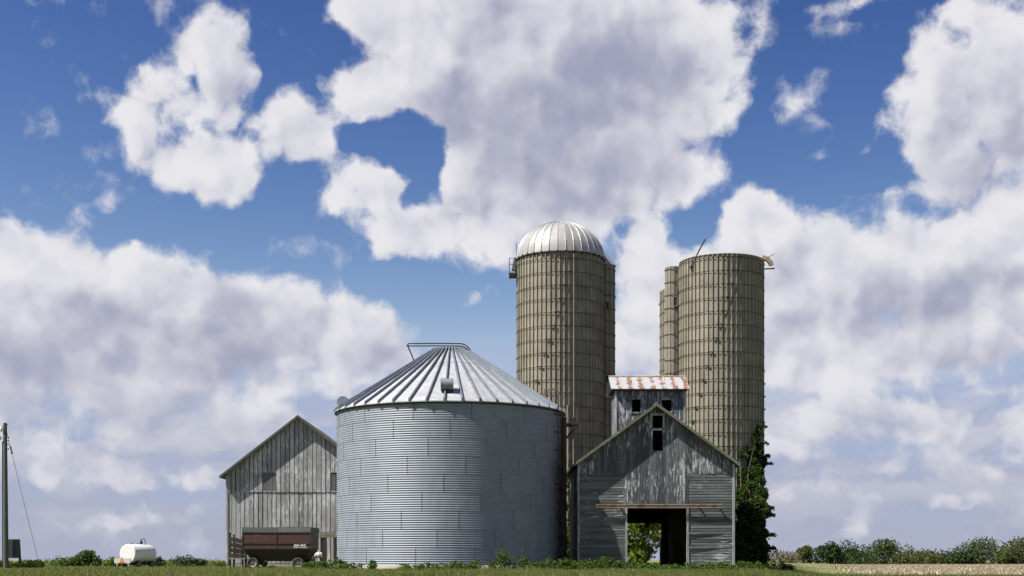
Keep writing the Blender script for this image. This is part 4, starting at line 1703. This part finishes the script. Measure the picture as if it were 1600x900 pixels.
def crown_blobs(w, h, z0, r, n=14):
    """uneven crown of foliage clumps, width w, from z0 up to h"""
    out = []
    for i in range(n):
        t = r.uniform(0, 1)
        z = z0 + (h - z0) * (.12 + .78 * t)
        rad = w / 2 * math.sqrt(max(.06, 1 - (2 * (t - .42)) ** 2 * .8)) * r.uniform(.35, .95)
        a = r.uniform(0, 2 * math.pi)
        s = w * r.uniform(.13, .23)
        out.append((rad * math.cos(a), rad * math.sin(a), z, s, s, s * r.uniform(.7, 1.0)))
    out.append((0, 0, z0 + (h - z0) * .55, w * .26, w * .26, (h - z0) * .34))
    out.append((0, 0, h - w * .14, w * .15, w * .15, w * .13))
    return out


def make_tree(name, x, y, w, h, label, cat, seed, n, leaf, mat, z0=None, group=None, stems=1, sink=.0):
    r = np.random.RandomState(seed)
    root = thing(name, (x, y, ground_z(x, y) - sink), label, cat, group)
    z0 = h * .18 if z0 is None else z0
    tr = MB()
    for s in range(stems):
        a = r.uniform(0, 6.28)
        d = 0 if stems == 1 else w * .12
        top = (d * 1.6 * math.cos(a) + r.normal() * w * .03, d * 1.6 * math.sin(a), h * .7)
        tr.tube([(d * math.cos(a) * .3, d * math.sin(a) * .3, 0), (d * math.cos(a), d * math.sin(a), h * .3), top], max(.02, h * .03), 7, r1=max(.008, h * .008))
        for q in range(5):
            z = h * r.uniform(.25, .6)
            b = r.uniform(0, 6.28)
            l = w * r.uniform(.2, .4)
            tr.tube([(top[0] * z / h, top[1] * z / h, z), (l * .6 * math.cos(b), l * .6 * math.sin(b), z + h * .1), (l * math.cos(b), l * math.sin(b), z + h * .22)], max(.012, h * .012), 5, r1=max(.005, h * .004))
    tr.build('trunk', MAT['bark'], root)
    C = in_blobs(crown_blobs(w, h, z0, r), n, r)
    C[:, 2] = np.maximum(C[:, 2], z0 * .4)
    V = leaf_cards(C, leaf * r.uniform(.6, 1.3, n), r)
    link('crown', raw_mesh('crown', V, np.arange(len(V)).reshape(-1, 4), [MAT[mat]]), root)
    return root


def build_trees():
    # hedgerow beyond the stubble on the right: (px centre, px top, px half width, material, label)
    D = 455.0
    pm = FPX / D
    trees = [
        (1229, 866, 19, 'leaf_dry', 'thin brownish half-bare tree nearest the ivy at the far field edge'),
        (1257, 857, 15, 'leaf_far', 'narrow dark green far tree just right of the brownish tree'),
        (1292, 852, 20, 'leaf_far', 'pointed mid green far tree left of the round trees'),
        (1330, 856, 27, 'leaf_far', 'broad low far tree between the pointed tree and the tall round one'),
        (1384, 847, 30, 'leaf_far', 'tall round far tree standing highest in the middle of the far row'),
        (1425, 867, 24, 'leaf_far', 'low far bushy tree right of the tall round tree'),
        (1461, 863, 27, 'leaf_far', 'flat-topped bushy far tree in the dip of the far row'),
        (1499, 868, 20, 'leaf_far', 'small far tree tucked left of the largest tree'),
        (1536, 842, 34, 'leaf_far', 'largest dark green far tree with broad crown near right edge'),
        (1572, 860, 18, 'leaf_far', 'pale small far tree between the two big ones at right'),
        (1595, 845, 26, 'leaf_far', 'big far tree cut off by the right edge of the picture'),
    ]
    for i, (px, py, hwp, mt, lab) in enumerate(trees):
        d = D + (i * 37 % 23) - 10
        x = (px - 800) / FPX * d
        z = ground_z(x, d)
        h = CAMZ + (HOR - py) / FPX * d - z
        if mt == 'leaf_far':
            mt = ('leaf_far', 'leaf_deep', 'leaf_olive')[(i * 5 + i // 3) % 3]
        make_tree('field_tree', x, d, hwp * 2 / FPX * d * 1.3, h, lab, 'tree', 40 + i, 700 if mt == 'leaf_dry' else 2600, .75, mt, z0=.3, group='trees along the far edge of the stubble field')
    # continuous undergrowth at their feet
    r = np.random.RandomState(5)
    bl = []
    for px in range(1200, 1760, 7):
        d = D + r.uniform(-4, 14)
        x = (px - 800) / FPX * d
        s = r.uniform(1.3, 3.2)
        bl.append((x, d, ground_z(x, d) + s * .7, s * 1.3, s, s * .9))
    C = in_blobs(bl, 9000, r)
    V = leaf_cards(C, .7 * r.uniform(.6, 1.3, len(C)), r)
    o = link('hedge_undergrowth', raw_mesh('hedge_undergrowth', V, np.arange(len(V)).reshape(-1, 4), [MAT['leaf_far']]))
    o['kind'] = 'stuff'
    tag(o, 'low green undergrowth along the far edge of the stubble field', 'undergrowth')
    # bushes on the left
    bushes = [
        (138, 861, 19, 150, 'leaf_tree', 'rounded green bush left of the white tank trailer', 2200, .22),
        (178, 874, 18, 150, 'leaf_tree', 'low green bush half hidden by the tank trailer left side', 900, .22),
        (208, 864, 9, 158, 'leaf_far', 'slim sapling rising right behind the rounded bush and the tank', 500, .2),
        (247, 870, 10, 140, 'leaf_far', 'small leafy sapling beside the front of the tank trailer', 500, .2),
        (284, 870, 19, 140, 'leaf_far', 'straggly green bush between the tank trailer and the barn', 700, .22),
        (313, 872, 10, 140, 'leaf_far', 'small upright bush second from the barn', 450, .2),
        (346, 879, 11, 120, 'leaf_tree', 'small low bush at the left corner of the barn', 500, .18),
        (100, 874, 24, 150, 'leaf_tree', 'long low bush by the foot of the guy wire', 1000, .22),
        (57, 874, 14, 100, 'leaf_tree', 'tall weedy bush between the pole and the guy wire', 800, .14),
        (45, 880, 22, 98, 'leaf_ivy', 'dark dense low bush right of the service panel', 1300, .14),
        (8, 879, 16, 99, 'leaf_tree', 'bushy weeds at the foot of the utility pole', 900, .14),
    ]
    for i, (px, py, hwp, d, mt, lab, n, lf) in enumerate(bushes):
        x = (px - 800) / FPX * d
        z = ground_z(x, d)
        h = CAMZ + (HOR - py) / FPX * d - z
        make_tree('bush', x, d, hwp * 2 / FPX * d, h, lab, 'bush', 70 + i, n, lf, mt, z0=.05, group='bushes along the yard at the left', stems=3)
    bl = []
    for px in range(-40, 350, 6):
        d = 165 + r.uniform(-10, 10)
        x = (px - 800) / FPX * d
        s = r.uniform(.35, .8)
        bl.append((x, d, ground_z(x, d) + .25, s * 1.6, s, s))
    C = in_blobs(bl, 7000, r)
    V = leaf_cards(C, .2 * r.uniform(.6, 1.3, len(C)), r)
    o = link('rough_growth', raw_mesh('rough_growth', V, np.arange(len(V)).reshape(-1, 4), [MAT['leaf_tree']]))
    o['kind'] = 'stuff'
    tag(o, 'rough low growth along the field edge at the left', 'undergrowth')
    # sunlit trees seen through the doorway, and growth between bin and crib
    make_tree('yard_tree', 8.4, 90.0, 4.4, 5.4, 'sunlit yellow green tree seen through the left of the open doorway', 'tree', 91, 8500, .22, 'leaf_sunny', z0=.0)
    make_tree('yard_tree', 10.7, 93.0, 4.8, 5.8, 'sunlit yellow green tree seen through the right of the open doorway', 'tree', 92, 8500, .22, 'leaf_sunny', z0=.0)
    make_tree('elder_bush', 3.12, 71.5, 1.5, 2.3, 'green bush in the narrow gap between the bin and the crib', 'bush', 93, 1500, .13, 'leaf_weed', z0=.05, stems=2)


build_trees()


def build_ivy():
    """ivy on the open silo and the thicket it has made beside the crib"""
    r = np.random.RandomState(17)
    sx, sy, R = 12.08, 76.0, 2.38
    root = thing('ivy_thicket', (13.4, 73.6, 0), 'dark ivy and brambles climbing the foot of the open silo', 'ivy')
    o = np.array((13.4, 73.6, 0.0))
    def P(px, py, D):
        return np.array(at(px, py, D)) - o
    bl = []
    spec = [  # px, py, half width px, half height px, D
        (1184, 674, 6, 9, 74.4), (1179, 687, 8, 10, 74.2), (1170, 704, 12, 9, 74.0), (1186, 706, 8, 11, 74.3), (1193, 722, 6, 9, 74.6), (1158, 712, 11, 5, 73.8), (1176, 722, 9, 10, 73.8),
        (1182, 738, 12, 11, 73.4), (1164, 744, 10, 12, 73.0), (1188, 752, 9, 10, 72.6), (1172, 764, 15, 11, 71.6), (1190, 772, 12, 11, 70.4), (1160, 776, 11, 14, 70.0), (1184, 790, 17, 13, 69.0), (1197, 798, 8, 11, 68.6),
        (1164, 800, 15, 20, 67.4), (1182, 816, 16, 14, 67.0), (1160, 834, 15, 24, 66.4), (1180, 840, 17, 18, 66.4), (1193, 856, 10, 14, 66.6), (1190, 872, 13, 10, 66.4), (1170, 866, 20, 17, 66.0), (1155, 862, 11, 20, 65.6), (1194, 834, 7, 9, 66.8)]
    for (px, py, a, b, D) in spec:
        c = P(px, py, D)
        k = D / FPX
        bl.append((c[0], c[1] + .15, c[2], a * k * .92, .6, b * k))
    C = in_blobs(bl, 17000, r, .30)
    # sprays that stick out of the outline on the right
    ex = []
    for (px, py) in ((1196, 694), (1200, 714), (1203, 726), (1204, 795), (1206, 806), (1206, 838), (1207, 858), (1194, 668)):
        c = P(px - 6, py, 74.2 if py < 740 else 68.4 if py < 815 else 66.6)
        for k in range(60):
            t = k / 60.0
            ex.append(c + np.array((t * .34 + r.normal() * .05, r.normal() * .1, .08 * math.sin(t * 3) + r.normal() * .05)))
    C = np.concatenate([C, np.array(ex)])
    V = leaf_cards(C, .15 * r.uniform(.6, 1.35, len(C)), r)
    link('foliage', raw_mesh('foliage', V, np.arange(len(V)).reshape(-1, 4), [MAT['leaf_ivy']]), root)
    st = MB()
    for pts in (((1172, 884, 66.6), (1163, 830, 67.4), (1172, 780, 70.4), (1168, 740, 72.8), (1180, 690, 73.9)), ((1182, 884, 66.8), (1178, 830, 67.6), (1190, 790, 69.6), (1186, 745, 73.0), (1190, 715, 74.3)),
                ((1158, 884, 66.0), (1160, 820, 67.6), (1158, 770, 70.6), (1156, 716, 73.5))):
        st.tube([P(*q) for q in pts], .035, 6, r1=.01)
    st.build('stem', MAT['bark'], root)
    # a few shoots on the domed silo in the gap left of the crib
    root = thing('creeper', (2.55, 75.3, 0), 'thin creeper on the domed silo in the gap beside the bin', 'creeper')
    o = np.array((2.55, 75.3, 0.0))
    spec = [(885, 742, 6, 8), (889, 765, 5, 12), (884, 790, 4, 10), (890, 812, 6, 9), (886, 838, 10, 18), (894, 858, 9, 16)]
    bl = []
    for (px, py, a, b) in spec:
        c = np.array(at(px, py, 75.2)) - o
        k = 75.2 / FPX
        bl.append((c[0], c[1], c[2], a * k, .15, b * k))
    C = in_blobs(bl, 1100, r, .3)
    V = leaf_cards(C, .13 * r.uniform(.6, 1.3, len(C)), r)
    link('foliage', raw_mesh('foliage', V, np.arange(len(V)).reshape(-1, 4), [MAT['leaf_ivy']]), root)
    st = MB()
    st.tube([(0, 0, 0), (.15, .02, 3), (.05, .1, 5.4)], .03, 6, r1=.01)
    st.build('stem', MAT['bark'], root)


build_ivy()


def weed_clump(px, D, w, h, n, label, seed, upright=False, leaf=.09):
    r = np.random.RandomState(seed)
    x = (px - 800) / FPX * D
    root = thing('weed_clump', (x, D, ground_z(x, D)), label, 'weeds', 'weeds along the foot of the buildings')
    st = MB()
    C = []
    ns = max(4, int(w * 9))
    for k in range(ns):
        bx, by = r.uniform(-w / 2, w / 2), r.uniform(-.25, .25)
        hh = h * r.uniform(.55, 1.0) * (1 - .5 * abs(bx / (w / 2 + .01)) ** 2)
        tx, ty = bx + r.normal() * .08, by + r.normal() * .06
        st.tube([(bx, by, 0), ((bx + tx) / 2, (by + ty) / 2, hh * .5), (tx, ty, hh)], .009, 4, r1=.004)
        m = int(n / ns)
        t = r.uniform(.08, 1.0, m)
        sp = .05 + (.16 if not upright else .07) * (1 - t)
        q = np.stack([bx + (tx - bx) * t + r.normal(size=m) * sp, by + (ty - by) * t + r.normal(size=m) * sp, hh * t], 1)
        C.append(q)
    st.build('stem', MAT['leaf_weed'], root)
    C = np.concatenate(C)
    V = leaf_cards(C, leaf * r.uniform(.6, 1.4, len(C)), r)
    link('foliage', raw_mesh('foliage', V, np.arange(len(V)).reshape(-1, 4), [MAT['leaf_weed']]), root)


def build_weeds():
    spec = [
        (512, 57.5, 2.0, .66, 1400, 'tall bushy weeds in front of the right wagon wheel', 1, False),
        (548, 56.8, .9, .42, 400, 'low weeds at the left foot of the grain bin', 2, False),
        (580, 56.6, .26, .62, 420, 'single upright dark weed before the pale bin footing', 3, True),
        (636, 56.4, 1.2, .30, 420, 'thin low grassy weeds under the left half of the bin', 4, False),
        (668, 56.4, 1.0, .42, 500, 'low weeds under the middle of the bin', 5, False),
        (712, 56.4, 1.5, .50, 800, 'leafy weeds a little right of the middle of the bin', 6, False),
        (746, 56.4, .9, .45, 500, 'low leafy weeds left of the tall stalks at the bin', 7, False),
        (784, 56.5, .95, 1.0, 700, 'tall stalky weeds rising against the shaded bin wall', 8, True),
        (815, 56.7, .6, .78, 350, 'single tall weed stalk beside the stalky weeds', 9, True),
        (868, 56.5, 2.6, .62, 2200, 'thick dark green weeds at the right foot of the bin', 10, False),
        (935, 57.2, 2.2, .66, 2000, 'dense nettles before the left clapboards of the crib', 11, False),
        (975, 57.6, .9, .50, 600, 'weeds at the left post of the crib doorway', 12, False),
        (1030, 58.0, 1.9, .36, 900, 'low weeds growing across the crib doorway', 13, False),
        (1085, 57.6, 1.5, .42, 900, 'weeds right of the crib doorway', 14, False),
        (1125, 57.6, 1.5, .45, 900, 'weeds along the right clapboards of the crib', 15, False),
        (1165, 58.5, 1.6, .45, 900, 'weeds at the right corner of the crib', 16, False),
        (1205, 66.0, 2.0, .55, 900, 'pale weeds right of the dark ivy thicket', 17, False),
        (420, 73.0, 1.2, .30, 350, 'low weeds between the two wagon wheels', 18, False),
    ]
    for s in spec:
        weed_clump(*s)


build_weeds()
